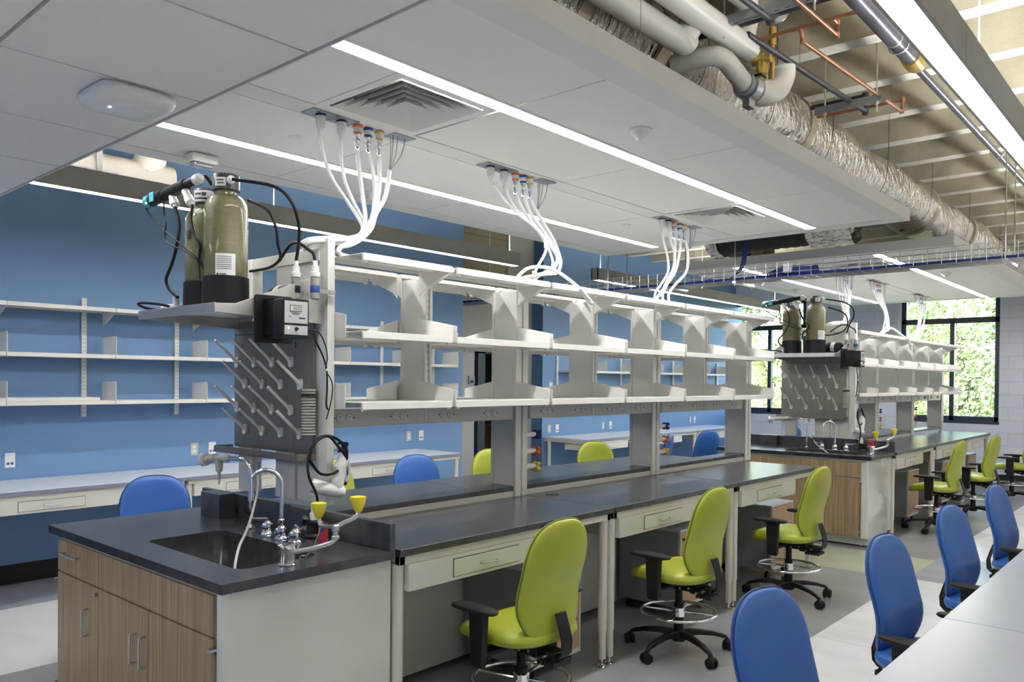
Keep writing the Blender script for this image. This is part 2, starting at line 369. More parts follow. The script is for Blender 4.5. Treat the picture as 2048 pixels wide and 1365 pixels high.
# ------------------------------------------------------------------ suspended ceiling clouds with their fittings
ZC = 2.90
DIFF_Y = (2.45, 5.57, 8.90)
def cloud(y0, y1, which, joints):
    t = T('ceiling_cloud', 'white suspended ceiling raft over the %s lab island' % which, 'ceiling raft', (-3.19, (y0+y1)/2, ZC))
    x0, x1, bd = -4.60, -1.78, .15
    cols = [(x0+bd, -3.995), (-3.995+.09, -3.285), (-3.13, -2.53), (-2.44, x1-bd)]
    mb = MB(); ys = [y0+bd]+joints+[y1-bd]
    for ci, (a, b) in enumerate(cols):
        for j in range(len(ys)-1):
            u0, u1 = ys[j]+.004, ys[j+1]-.004; segs = [(u0, u1)]
            if ci == 2:
                for c_ in DIFF_Y:
                    segs = [s_ for (p, q) in segs for s_ in (((p, min(q, c_-.30)), (max(p, c_+.30), q)) if p < c_+.3 and q > c_-.3 else ((p, q),))]
            for (p, q) in segs:
                if q-p > .02: mb.box(a+.003, b-.003, p, q, ZC, ZC+.02)
    O('tile_field', mb, 'ceil_tile', t, flat=True)
    mb = MB()
    mb.box(x0, x0+bd-.003, y0, y1, ZC-.006, ZC+.085); mb.box(x1-bd+.003, x1, y0, y1, ZC-.006, ZC+.085)
    mb.box(x0+bd-.003, x1-bd+.003, y0, y0+bd-.004, ZC-.006, ZC+.085); mb.box(x0+bd-.003, x1-bd+.003, y1-bd+.004, y1, ZC-.006, ZC+.085)
    O('border_frame', mb, 'ceil_border', t, flat=True)
    mb = MB().box(-3.28, -3.135, y0+bd, y1-bd, ZC-.001, ZC+.02)
    O('service_strip', mb, 'ceil_border', t, flat=True)
    O('backing', MB().box(x0+.02, x1-.02, y0+.02, y1-.02, ZC+.066, ZC+.084), 'housing_grey', t, flat=True)
    for x in (x0+.1, x1-.1):
        for k in range(4):
            yy = y0+.2+(y1-y0-.4)*k/3; O('hanger_wire', MB().cyl((x, yy, ZC+.08), (x, yy, ZD), .0018, n=5), 'strut', t)
    for x, side in ((-3.995, 'blue wall'), (-2.53, 'silver duct')):
        q = T('linear_light', 'long recessed light strip in the %s ceiling raft, on the %s side' % (which, side), 'ceiling light', (x+.045, (y0+y1)/2, ZC), 'recessed light strips')
        O('lens', MB().box(x+.006, x+.084, y0+.02, y1-.06, ZC-.002, ZC+.006), 'strip_lens', q, flat=True)
        mb = MB(); mb.box(x, x+.006, y0+.02, y1-.06, ZC-.008, ZC+.02); mb.box(x+.084, x+.09, y0+.02, y1-.06, ZC-.008, ZC+.02)
        O('trim', mb, 'ceil_border', q, flat=True)
    return t
cloud(1.0, 6.64, 'near', [1.525, 2.77, 4.015, 5.26])
cloud(8.03, 13.25, 'far', [9.3, 10.55, 11.8])
def diffuser(cx, cy_, label):
    t = T('air_diffuser', label, 'air vent', (cx, cy_, ZC), 'square air diffusers')
    h = .30; z = ZC-.004
    mb = MB()
    for (a, b) in ((h, h-.045),):
        mb.box(cx-a, cx+a, cy_-a, cy_-b, z, z+.012); mb.box(cx-a, cx+a, cy_+b, cy_+a, z, z+.012); mb.box(cx-a, cx-b, cy_-b, cy_+b, z, z+.012); mb.box(cx+b, cx+a, cy_-b, cy_+b, z, z+.012)
    O('outer_frame', mb, 'ceil_border', t, flat=True)
    # nested sloping louvre rings
    for k in range(5):
        a = .245-.045*k; b = a-.042; mb = MB(); z0, z1 = z-.004, z+.046
        vs = []; fs = []
        for (r_, zz) in ((a, z0), (b, z1), (b, z1+.0015), (a, z0+.0015)):
            vs += [(cx-r_, cy_-r_, zz), (cx+r_, cy_-r_, zz), (cx+r_, cy_+r_, zz), (cx-r_, cy_+r_, zz)]
        for i in range(4):
            j = (i+1) % 4
            fs += [(i, j, 4+j, 4+i)[::-1], (8+i, 8+j, 12+j, 12+i)[::-1], (4+i, 4+j, 8+j, 8+i), (12+i, 12+j, j, i)]
        mb.add(vs, fs)
        O('louvre_ring', mb, 'white_plastic', t, flat=True)
    O('plenum', MB().box(cx-.25, cx+.25, cy_-.25, cy_+.25, z+.052, z+.056), 'dark_slot', t, flat=True)
diffuser(-2.83, 2.45, 'square louvred air diffuser beside the first cable drop, near island')
diffuser(-2.83, 5.57, 'square louvred air diffuser beside the third cable drop of the near island')
diffuser(-2.83, 8.90, 'square louvred air diffuser in the far raft behind the cable tray')
def detector(x, y, r, label, flat=False, z=ZC):
    t = T('smoke_detector' if not flat else 'cover_plate', label, 'smoke detector' if not flat else 'cover plate', (x, y, z-.006))
    if flat: O('disc', MB().lathe((x, y, z-.008), [(0, 0), (r*.9, 0), (r, .004), (r, .01)]), 'white_plastic', t)
    else:
        O('base', MB().lathe((x, y, z-.012), [(r*.9, 0), (r, .004), (r, .014)]), 'white_plastic', t)
        O('sensor_cone', MB().lathe((x, y, z-.055), [(r*.25, 0), (r*.3, .004), (r*.34, .010), (r*.9, .043)]), 'white_plastic', t)
detector(-2.183, 3.43, .06, 'white cone smoke detector between the bright strip and the silver duct, near island')
detector(-4.30, 3.41, .05, 'small white smoke detector near the blue wall edge of the near ceiling raft')
detector(-2.30, 10.0, .06, 'white cone smoke detector in the far ceiling raft beside the duct')
detector(-4.25, 9.5, .06, 'white cone smoke detector in the far ceiling raft just beyond the ceiling access point')
detector(-4.25, 10.6, .05, 'white smoke detector in the far ceiling raft above the resin tanks')
detector(-3.63, 2.376, .038, 'flat white round plate by the light strip, close to the first cable drop', True)
detector(-3.58, 5.43, .038, 'flat white round plate by the third cable drop of the near island', True)
detector(-3.60, 12.0, .038, 'flat white round plate in the far ceiling raft', True)
# emergency / exit sensor box
t = T('emergency_light', 'small white emergency light box at the left end of the near ceiling raft', 'emergency light', (-4.33, 2.22, ZC-.005))
O('body', MB().box(-4.38, -4.28, 2.14, 2.30, ZC-.055, ZC-.005), 'white_plastic', t, bev=.008)
O('lamp_lens', MB().box(-4.36, -4.29, 2.16, 2.27, ZC-.075, ZC-.055), 'chrome', t, bev=.006, label='clear ribbed lens')
# wireless access points
def access_point(x, y, z, rz, label, size=.115):
    t = T('access_point', label, 'wireless access point', (x, y, z)); s = size
    mb = MB(); rings = []
    for (k, zz) in ((.80, -.052), (.96, -.040), (1.0, -.028), (.99, -.012), (.90, 0)):
        rings.append([(p[0]*k*s+x, p[1]*k*s+y, z+zz) for p in rrect(-1, 1, -1, 1, .45, 6)])
    n_ = len(rings[0]); vs = [v for r_ in rings for v in r_]
    fs = [(i*n_+k, i*n_+(k+1) % n_, (i+1)*n_+(k+1) % n_, (i+1)*n_+k) for i in range(4) for k in range(n_)]+[tuple(range(n_))[::-1], tuple(4*n_+k for k in range(n_))]
    O('housing', mb.add(vs, fs), 'white_plastic', t, ang=60)
    O('face_disc', MB().lathe((x, y, z-.056), [(.02, 0), (s*.52, .001), (s*.55, .006)], 32), 'white_plastic', t)
    O('status_light', MB().box(x-.006, x+.006, y-s*.45-.003, y-s*.45+.003, z-.0565, z-.054), 'led_blue', t)
    return t
a = access_point(-2.72, 1.135, 2.57, 0, 'large white wireless access point on the low entry ceiling', .125)
a = access_point(-3.50, 9.2, ZC-.01, 0, 'white wireless access point hanging below the far ceiling raft behind the tray', .17)

# ------------------------------------------------------------------ pendant lights
def pendant(x, y0, y1, label, wires=True, z=2.87, w_=.10, h=.145, lens='light_lens'):
    t = T('pendant_light', label, 'pendant light', (x, (y0+y1)/2, z), 'linear grey pendant lights')
    mb = MB(); mb.box(x-w_/2, x-w_/2+.012, y0, y1, z, z+h); mb.box(x+w_/2-.012, x+w_/2, y0, y1, z, z+h)
    mb.box(x-w_/2, x+w_/2, y0, y0+.01, z, z+h); mb.box(x-w_/2, x+w_/2, y1-.01, y1, z, z+h); mb.box(x-w_/2+.012, x+w_/2-.012, y0, y1, z+.06, z+.07)
    n_ = int((y1-y0)/2.4)
    for k in range(1, n_+1):
        yy = y0+(y1-y0)*k/(n_+1); mb.box(x+w_/2-.001, x+w_/2+.0012, yy-.002, yy+.002, z+.002, z+h)
    O('housing', mb, 'housing_grey', t, flat=True)
    O('lower_lens', MB().box(x-w_/2+.010, x+w_/2-.010, y0+.01, y1-.01, z+.002, z+.01), lens, t, flat=True)
    O('upper_lens', MB().box(x-w_/2+.014, x+w_/2-.014, y0+.03, y1-.03, z+h-.02, z+h-.01), 'uplight_lens', t, flat=True)
    mb = MB()
    k = max(2, int((y1-y0)/2.3)+1)
    for i in range(k):
        yy = y0+.12+(y1-y0-.24)*i/(k-1); O('suspension_cable', MB().cyl((x, yy, z+h-.02), (x, yy, ZD), .004, n=6), 'tube_white', t)
    
pendant(-5.68, .55, 6.49, 'long grey pendant light along the blue wall, above the first wall desk')
pendant(-5.68, 7.93, 13.35, 'long grey pendant light along the far blue wall, beyond the doorway recess')
pendant(-.79, 1.3, 14.2, 'very bright wide pendant light right of the black pipe, above the aisle', w_=.115, h=.15, lens='soft_lens')
pendant(3.2, -2.5, 14.2, 'unseen grey pendant light added beyond the far side of the white tables')  # added out of view to help light the room
pendant(-5.68, -3.6, .4, 'unseen grey pendant light added along the blue wall behind the entry ceiling')  # unseen extra lamp, added for more light in the room
# ------------------------------------------------------------------ overhead services
DX, DZ, DR = -2.38, 3.44, .25
t = T('foil_duct', 'large round foil-wrapped silver duct above the aisle side of the ceiling rafts', 'duct', (DX, 7, DZ))
prof = []; vs = []; fs = []; n_ = 40; y = 1.0; ny = 0
while y < 14.9:
    bulge = .012*math.sin(y*5.1)+.010*math.sin(y*2.3+1)
    for k in range(n_):
        a = 2*math.pi*k/n_; r_ = DR+bulge+.006*math.sin(7*a+y*3)+rnd.uniform(-.003, .003)
        vs.append((DX+r_*math.cos(a), y, DZ+r_*math.sin(a)))
    y += .11; ny += 1
fs = [(i*n_+(k+1) % n_, i*n_+k, (i+1)*n_+k, (i+1)*n_+(k+1) % n_) for i in range(ny-1) for k in range(n_)]
O('insulation_wrap', MB().add(vs, fs), 'foil', t, ang=80)
for y in (2.05, 2.95, 3.62, 5.55, 8.9, 10.6, 12.4):
    mb = MB(); wv = []
    for j, dy in enumerate((-.05, -.045, .045, .05)):
        rr = DR+(.022 if j in (1, 2) else .005)
        for k in range(n_):
            a = 2*math.pi*k/n_; wv.append((DX+rr*math.cos(a), y+dy+.05*math.sin(a)+.01*math.sin(3*a), DZ+rr*math.sin(a)))
    mb.add(wv, [(i*n_+(k+1) % n_, i*n_+k, (i+1)*n_+k, (i+1)*n_+(k+1) % n_) for i in range(3) for k in range(n_)])
    O('tape_band', mb, 'tape', t, ang=60)
for y in (2.4, 3.1, 4.0, 4.9, 5.9, 7.2, 8.6, 10.2, 11.9):
    for s in (-1, 1):
        mb = MB(); mb.tube([(DX+s*.27, y, ZD), (DX+s*.27, y, DZ+.05), (DX+s*.2, y, DZ-.17), (DX, y, DZ-.265)], .002, 5, smooth=4); O('hanger_wire', mb, 'black_rubber', t)
t = T('branch_duct', 'black flexible branch duct with torn foil wrap in the gap between rafts', 'duct', (-3.2, 7.45, 3.10))
mb = MB(); vs = []
for i in range(24):
    x = -3.78+i*.045
    for k in range(24):
        a = 2*math.pi*k/24; r_ = .17+(.008 if i % 2 else 0); vs.append((x, 7.45+r_*math.cos(a), 3.10+r_*math.sin(a)))
mb.add(vs, [(i*24+k, i*24+(k+1) % 24, (i+1)*24+(k+1) % 24, (i+1)*24+k) for i in range(23) for k in range(24)])
O('flexible_hose', mb, 'dark_duct', t, ang=20)
def foilring(x0, x1, r0):
    vs = []; m_ = 8
    for i in range(m_):
        x = x0+(x1-x0)*i/(m_-1)
        for k in range(24):
            a = 2*math.pi*k/24; r_ = r0+rnd.uniform(-.015, .015); vs.append((x, 7.45+r_*math.cos(a), 3.10+r_*math.sin(a)))
    return MB().add(vs, [(i*24+k, i*24+(k+1) % 24, (i+1)*24+(k+1) % 24, (i+1)*24+k) for i in range(m_-1) for k in range(24)])
O('foil_sleeve', foilring(-2.85, -2.45, .20), 'foil', t, ang=80)
O('foil_collar', foilring(-3.86, -3.74, .195), 'foil', t, ang=80)
# fan coil box with copper and insulated stubs behind the raft
t = T('fan_coil_box', 'grey metal equipment box above the far raft, left of the black branch duct', 'air handler', (-4.15, 8.3, 3.0))
mb = MB(); mb.box(-4.25, -4.15, 8.25, 8.3, 2.96, 3.62); mb.box(-4.15, -3.85, 8.30, 8.9, 3.05, 3.6)
O('casing', mb, 'housing_grey', t, bev=.004)
O('access_panel', MB().box(-4.12, -3.92, 8.285, 8.30, 3.08, 3.52), 'dark_slot', t)
O('duct_box', MB().box(-3.84, -3.70, 8.32, 8.6, 3.0, 3.5), 'warm_wood', t, bev=.004)
# insulated white pipes, top right of the near raft
def pipe(name, pts, r, m, label, cat='pipe', smooth=5, n=20):
    t = T(name, label, cat, pts[0]); O('jacket', MB().tube(pts, r, n, smooth=smooth), m, t, ang=50); return t
p = pipe('insulated_pipe', [(-2.02, .2, 3.33), (-2.02, 3.3, 3.33), (-2.01, 3.5, 3.35), (-2.0, 3.60, 3.45), (-2.0, 3.62, 3.9), (-2.0, 3.62, 4.02)], .062, 'pvc_jacket', 'white insulated pipe with a metal saddle, nearest the silver duct', smooth=4)
mb = MB(); mb.tube([(-2.02, 2.35, 3.33), (-2.02, 2.75, 3.33)], .069, 20)
O('metal_saddle', mb, 'galv', p)
p = pipe('insulated_pipe', [(-1.92, .2, 3.44), (-1.92, 3.8, 3.44), (-1.92, 3.96, 3.45), (-1.92, 4.04, 3.53), (-1.92, 4.05, 3.7), (-1.92, 4.05, 3.98)], .064, 'pvc_jacket', 'long white insulated pipe ending in an elbow beside the brass valve', smooth=4)
p = pipe('insulated_pipe', [(-1.80, .6, 3.56), (-1.80, 3.55, 3.56), (-1.80, 3.72, 3.60), (-1.80, 3.78, 3.70), (-1.80, 3.78, 4.02)], .05, 'pvc_jacket', 'short white capped pipe highest above the brass valve', smooth=4)
# valve train
t = T('valve_assembly', 'white jacketed pipe elbow with grey coupling, brass valve and round dial gauge', 'pipe valve', (-1.95, 4.05, 3.25))
O('cross_pipe', MB().tube([(-2.16, 3.70, 3.30), (-1.98, 3.74, 3.31), (-1.92, 3.79, 3.30), (-1.90, 3.87, 3.26), (-1.90, 3.99, 3.225)], .05, 20, smooth=5), 'pvc_jacket', t, ang=60)
O('jacket_elbow', MB().tube([(-1.90, 4.11, 3.225), (-1.89, 4.24, 3.24), (-1.87, 4.34, 3.29), (-1.86, 4.39, 3.37), (-1.86, 4.39, 3.42)], .072, 20, smooth=5), 'pvc_jacket', t, ang=60)
O('grey_coupling', MB().tube([(-1.90, 3.98, 3.225), (-1.90, 4.13, 3.225)], .060, 24), 'grey_box', t, label='grey ribbed coupling')
mb = MB(); mb.tube([(-1.90, 4.02, 3.225), (-1.90, 4.09, 3.225)], .074, 24); mb.box(-1.92, -1.88, 4.02, 4.09, 3.11, 3.155)
O('coupling_clamp', mb, 'galv', t)
mb = MB(); mb.lathe((-1.83, 4.06, 3.30), [(0, -.03), (.03, -.025), (.034, 0), (.028, .03), (.020, .05), (.022, .07), (.012, .09)], 16)
mb.cyl((-1.88, 4.06, 3.35), (-1.78, 4.06, 3.35), .022); mb.cyl((-1.83, 4.03, 3.27), (-1.83, 4.10, 3.27), .018)
O('brass_valve', mb, 'brass', t, label='brass valve body')
O('valve_lever', MB().box(-1.85, -1.81, 4.01, 4.08, 3.255, 3.268), 'black_plastic', t, bev=.003)
mb = MB(); mb.cyl((-1.86, 4.26, 3.30), (-1.86, 4.26, 3.60), .013); mb.cyl((-1.86, 4.26, 3.50), (-1.86, 4.26, 3.60), .020)
O('gauge_stem', mb, 'brass', t)
gx, gy, gz = -1.84, 4.26, 3.69; ax = Vector((.45, -.55, -.6)).normalized()
ax = Vector((.75, -.62, -.2)).normalized()
q = O('gauge_body', MB().lathe((gx, gy, gz), [(.062, -.025), (.068, -.018), (.068, .010), (.064, .014), (.059, .010)], 36, ax), 'steel', t)
O('gauge_dial', MB().lathe(Vector((gx, gy, gz))+ax*.009, [(0, 0), (.06, 0), (.06, .001)], 36, ax), 'label_white', q)
u = ax.cross(Vector((0, 0, 1))).normalized(); v_ = ax.cross(u)
mb = MB(); c_ = Vector((gx, gy, gz))+ax*.011
for i in range(17):
    a = R(-40+260*i/16); d_ = u*math.cos(a)-v_*math.sin(a); mb.cyl(c_+d_*.045, c_+d_*.054, .0012, n=4)
mb.cyl(c_-u*.01-v_*.01, c_+(u*.55-v_*.8)*.04, .0016, n=4); mb.cyl(c_, c_+ax*.003, .006, n=10)
O('gauge_markings', mb, 'ink', q)
# black cast iron drain stepping down to a thin one, beside the bright pendant
t = T('drain_pipe', 'black iron pipe stepping down to a thinner one left of the bright pendant', 'pipe', (-1.26, 3.0, 3.40))
O('wide_pipe', MB().cyl((-1.245, .5, 3.385), (-1.245, 4.62, 3.385), .042), 'iron_pipe', t)
O('pipe_reducer', MB().tube([(-1.245, 4.60, 3.385), (-1.245, 4.64, 3.385), (-1.245, 4.72, 3.385), (-1.245, 4.76, 3.385)], [.05, .053, .053, .04], 20), 'brass', t, label='rusty ringed reducer')
O('band', MB().cyl((-1.245, 4.30, 3.385), (-1.245, 4.32, 3.385), .0445), 'steel', t)
O('thin_pipe', MB().cyl((-1.25, 4.74, 3.375), (-1.25, 14.8, 3.375), .022), 'iron_pipe', t)
mb = MB()
for y in (3.2, 4.4, 6.9, 9.4, 12.0): mb.cyl((-1.245, y, 3.40), (-1.245, y, ZD), .004, n=6); mb.tube([(-1.245+.05*math.cos(R(a)), y, 3.385+.05*math.sin(R(a))) for a in range(0, 361, 30)], .004, 6)
O('hanger', mb, 'strut', t)
# copper and black lines on strut channels
def run(name, pts, r, m, label, hang=None):
    t = T(name, label, 'pipe', pts[0]); O('pipe_run', MB().tube(pts, r, 10), m, t)
    mb = MB()
    for p in pts[1:-1]: O('fitting', MB().lathe(p, [(r*.6, -r*1.5), (r*1.35, -r*1.2), (r*1.35, r*1.2), (r*.6, r*1.5)], 10), m, t)
    return t
run('black_pipe', [(-2.15, 3.90, 3.50), (-.95, 3.90, 3.50)], .017, 'iron_pipe', 'black pipe crossing the deck just behind the dial gauge')
run('copper_pipe', [(-2.15, 4.05, 3.46), (-.95, 4.05, 3.46)], .011, 'copper', 'copper pipe crossing the deck behind the dial gauge, beside the black one')
run('black_pipe', [(-1.70, 3.0, 3.44), (-1.68, 3.82, 3.44), (-1.68, 3.90, 3.50)], .017, 'iron_pipe', 'short black pipe teed into the crossing black line near the gauge')
run('black_pipe', [(-1.86, 3.95, 3.46), (-1.74, 5.45, 3.42), (-1.74, 5.45, 3.52), (-2.10, 5.45, 3.52)], .017, 'iron_pipe', 'black pipe running from the gauge down to the far strut channel')
run('copper_pipe', [(-1.62, 4.05, 3.46), (-1.62, 4.08, 3.40), (-1.56, 5.60, 3.42), (-1.56, 5.62, 3.50), (-2.2, 5.60, 3.50)], .011, 'copper', 'bent copper pipe passing over the far strut channel')
run('copper_pipe', [(-1.52, 2.8, 3.44), (-1.46, 4.12, 3.40), (-1.46, 4.12, 3.46), (-1.46, 4.05, 3.46)], .011, 'copper', 'short straight copper pipe between the dial gauge and the black drain')
def strut(x0, x1, y, z, label):
    t = T('strut_channel', label, 'support rail', ((x0+x1)/2, y, z), 'slotted strut channels')
    mb = MB(); mb.box(x0, x1, y-.020, y-.017, z, z+.04); mb.box(x0, x1, y+.017, y+.02, z, z+.04)
    n_ = int((x1-x0)/.05)
    mb.box(x0, x1, y-.02, y-.006, z-.003, z); mb.box(x0, x1, y+.006, y+.02, z-.003, z)
    for k in range(n_+1):
        xx = x0+(x1-x0)*k/n_; mb.box(xx-.011, xx+.011, y-.006, y+.006, z-.003, z)
    O('channel', mb, 'strut', t, flat=True)
    mb = MB()
    for xx in (x0+.06, x1-.05): mb.cyl((xx, y, z-.06), (xx, y, ZD), .005, n=8); mb.cyl((xx, y, z-.015), (xx, y, z-.003), .014, n=6)
    O('threaded_rod', mb, 'steel', t)
strut(-1.95, -1.38, 3.74, 3.44, 'grey slotted strut channel behind the dial gauge')
strut(-1.98, -1.55, 5.22, 3.39, 'grey slotted strut channel carrying the copper and black pipes further on')
t = T('conduit_bundle', 'bundle of grey metal conduits crossing between the concrete ribs', 'conduit', (-1.7, 7.6, 3.8))
for k in range(6):
    O('conduit', MB().cyl((-2.7, 7.30+.055*k, 3.80), (-.2, 7.30+.055*k, 3.80), .018, n=8), 'galv' if k != 1 else 'copper', t)
t = T('unit_heater_box', 'bright galvanised duct box at the upper right corner beside a white rod', 'duct', (-.35, 4.6, 3.6))
mb = MB(); mb.box(-.52, -.20, 4.9, 6.0, 3.42, 3.66); mb.box(-.62, -.52, 5.35, 5.75, 3.46, 3.62)
O('duct_box', mb, 'galv', t, bev=.003)
t = T('hanging_rod', 'thin white rod hanging from the deck at the upper right', 'rod', (-.72, 5.1, 3.6))
O('rod', MB().cyl((-.70, 5.2, 3.02), (-.70, 5.2, ZD), .010, n=8), 'tube_white', t)
O('rod_clip', MB().cyl((-.70, 5.2, 3.50), (-.70, 5.2, 3.54), .014, n=8), 'tube_white', t)
# insulated pipe over the left side of the raft
t = T('insulated_pipe', 'white insulated pipe with elbow and metal saddles above the left raft edge', 'pipe', (-6.2, 2.4, 3.17))
O('jacket', MB().tube([(-6.2, -3, 3.17), (-6.2, 2.5, 3.17), (-6.2, 2.66, 3.19), (-6.2, 2.75, 3.27), (-6.2, 2.77, 3.45), (-6.2, 2.77, 4.0)], .115, 24, smooth=4), 'canvas_jacket', t, ang=60)
O('second_jacket', MB().tube([(-6.46, -3, 3.20), (-6.46, 2.6, 3.20), (-6.46, 2.78, 3.22), (-6.46, 2.88, 3.30), (-6.46, 2.90, 3.45), (-6.46, 2.9, 4.0)], .10, 24, smooth=4), 'canvas_jacket', t, ang=60)
def saddle(x, y0, y1, z, r):
    mb = MB(); vs = []; m_ = 14
    for yy in (y0, y1):
        for rr in (r, r+.004):
            for k in range(m_):
                a = R(195+150*k/(m_-1)); vs.append((x+rr*math.cos(a), yy, z+rr*math.sin(a)))
    q = m_; fs = []
    for k in range(m_-1): fs += [(k, k+1, 2*q+k+1, 2*q+k), (q+k, 3*q+k, 3*q+k+1, q+k+1), (k, q+k, q+k+1, k+1), (2*q+k, 2*q+k+1, 3*q+k+1, 3*q+k)]
    return mb.add(vs, fs)
O('metal_saddle', saddle(-6.2, 2.08, 2.48, 3.17, .117), 'strut', t); O('metal_saddle', saddle(-6.46, 2.2, 2.62, 3.20, .102), 'strut', t)
mb = MB(); mb.tube([(-6.2+.125*math.cos(R(a)), 2.34, 3.17+.125*math.sin(R(a))) for a in range(180, 361, 15)]+[(-6.075, 2.34, 3.6)], .006, 6); mb.box(-6.085, -6.070, 2.32, 2.36, 3.05, 3.45)
O('hanger_strap', mb, 'housing_grey', t)

# ------------------------------------------------------------------ wire basket cable tray between the rafts
ty0, ty1, tz0, tz1, tx0, tx1 = 7.07, 7.35, 2.60, 2.733, -7.48, 2.2
t = T('cable_tray', 'wire basket cable tray crossing the room between the two ceiling rafts', 'cable tray', (-3, 7.08, tz0))
mb = MB(); r_ = .0028
for z in (tz0, tz0+.043, tz0+.087, tz1):
    for y in (ty0, ty1): mb.cyl((tx0, y, z), (tx1, y, z), r_, n=5)
for k in range(1, 6): y = ty0+(ty1-ty0)*k/6; mb.cyl((tx0, y, tz0), (tx1, y, tz0), r_, n=5)
O('long_wires', mb, 'steel', t)
mb = MB(); x = tx0+.05
while x < tx1:
    mb.tube([(x, ty0, tz1), (x, ty0, tz0), (x, ty1, tz0), (x, ty1, tz1)], r_, 5); x += .105
O('cross_wires', mb, 'steel', t)
for x in (-6.6, -4.87, -4.15, -3.42, -1.21, .3):
    q = O('support_bar', MB().box(x-.02, x+.02, ty0-.04, ty1+.09, tz0-.03, tz0-.004), 'steel', t, bev=.003)
    mb = MB(); mb.cyl((x, ty0-.025, tz0-.05), (x, ty0-.025, ZD), .005, n=6); mb.cyl((x, ty1+.06, tz0-.05), (x, ty1+.06, ZD), .005, n=6)
    O('threaded_rod', mb, 'steel', q)
t = T('data_cables', 'bundle of blue data cables lying in the wire tray', 'cables', (-3, 7.1, 2.6))
for k in range(10):
    r2 = random.Random(k); pts = [(tx0+.3+i*.6, ty0+.05+.02*k+r2.uniform(-.015, .015), tz0+.012+.009*(k % 3)+r2.uniform(0, .008)) for i in range(16)]
    O('cable', MB().tube(pts, .0055, 6, smooth=4), 'wire_blue', t)
t = T('cable_coil', 'coil of spare blue cable resting in the tray above the white access point', 'cables', (-2.9, 7.08, 2.66))
mb = MB()
for k in range(7):
    rr = .24-.012*k; mb.tube([(-2.93+rr*math.cos(R(a))+.01*k, 7.21+.11*math.sin(R(a))*(1-.03*k), 2.648+.008*k+.012*math.sin(R(a*2))) for a in range(0, 361, 15)], .006, 6)
O('loops', mb, 'wire_blue', t)
O('tie', MB().box(-2.97, -2.89, 7.085, 7.12, 2.64, 2.72), 'tube_white', t, bev=.003)
t = T('cable_drop', 'blue cables hanging from the ceiling gap down into the tray', 'cables', (-3.5, 7.3, 2.9))
mb = MB()
for k in range(5): mb.tube([(-3.42+.01*k, 7.65, 3.45), (-3.43+.012*k, 7.42, 3.2), (-3.41+.008*k, 7.22, 2.95), (-3.45+.01*k, 7.22, 2.75), (-3.55, 7.2, 2.625+.004*k)], .006, 6, smooth=5)
O('cables', mb, 'wire_blue', t)
# ------------------------------------------------------------------ lab island (built once, then copied to the far one)
RACK = []; ISL = []          # top-level things of an island; '{i}' in labels becomes near / far
def I(o):
    ISL.append(o)
    if RK[0]: RACK.append(o)
    return o
RK = [False]
BX0, BX1, BX2, BX3 = -4.20, -3.40, -3.24, -2.55     # rear bench edge, ledge back, ledge front, aisle edge
BT = .914
YJ = [2.185, 3.785, 5.365, 6.864]
def bar_handle(mb, a, b, out, r=.0045):
    a, b, out = Vector(a), Vector(b), Vector(out); d = (b-a).normalized()*.012
    return mb.tube([a, a+out*.7, a+out+d, b+out-d, b+out*.7, b], r, 8, smooth=3)
# sink cabinet
t = I(T('sink_cabinet', 'wood-fronted white sink base cabinet at the left end of the {i} island', 'cabinet', (-3.4, 1.8, 0)))
cx0, cx1, cy0, cy1 = -4.175, -2.60, 1.44, 2.17
mb = MB(); mb.box(cx0+.012, cx1-.02, cy0+.02, cy1, .10, .66); mb.box(cx0+.012, cx0+.03, cy0, cy1, .66, .876); mb.box(cx0+.03, cx1-.02, cy1-.02, cy1, .66, .876); mb.box(cx0+.012, cx1-.03, cy0-.002, cy0+.02, .66, .876)
O('carcass', mb, 'white_steel', t, flat=True)
mb = MB().prism(rrect(cx1-.075, cx1, cy0-.012, cy1+.02, .02, 4), 'z', .10, .873)
O('end_panel', mb, 'panel_white', t, label='glossy white end panel')
mb = MB(); mb.box(cx0+.06, cx1-.03, cy0+.07, cy1-.02, .018, .10)
for a, b in ((cx0+.12, cy0+.12), (cx1-.10, cy0+.12), (cx1-.10, cy1-.08), (cx0+.12, cy1-.08)): mb.cyl((a, b, 0), (a, b, .02), .016, n=10)
O('toe_kick', mb, 'white_steel', t)
FY0, FY1 = cy0-.018, cy0-.0025
fx = [-4.172, -3.688, -3.195, -2.703]
def front(name, x0, x1, z0, z1, handle=None, lock=None, lab=None):
    q = O(name, MB().box(x0+.0025, x1-.0025, FY0, FY1, z0+.0025, z1-.0025), 'zebra_wood', t, bev=.0012, label=lab)
    if handle: O('handle', bar_handle(MB(), *handle, (0, -.028, 0)), 'steel', q)
    if lock: O('lock', MB().cyl((lock[0], FY0+.002, lock[1]), (lock[0], FY0-.014, lock[1]), .009, n=12), 'steel', q)
    return q
front('drawer', fx[0], fx[1], .697, .852, ((-4.07, FY0, .795), (-3.90, FY0, .795)))
front('false_front', fx[1], fx[3]+.03, .697, .852)
front('door', fx[0], fx[1], .11, .695, ((-3.80, FY0, .58), (-3.80, FY0, .462)), None)
front('door', fx[1], fx[2], .11, .695, ((-3.30, FY0, .58), (-3.30, FY0, .462)), (-3.70, .665))
front('door', fx[2], fx[3]+.03, .11, .695, ((-3.215, FY0, .585), (-3.215, FY0, .462)))
mb = MB()
for z in (.655, .16):
    mb.box(cx0-.012, cx0+.003, cy0-.03, cy0+.02, z-.006, z+.006); mb.box(cx1-.085, cx1-.06, cy0-.035, cy0-.004, z-.006, z+.006)
O('hinge', mb, 'steel', t, bev=.002)
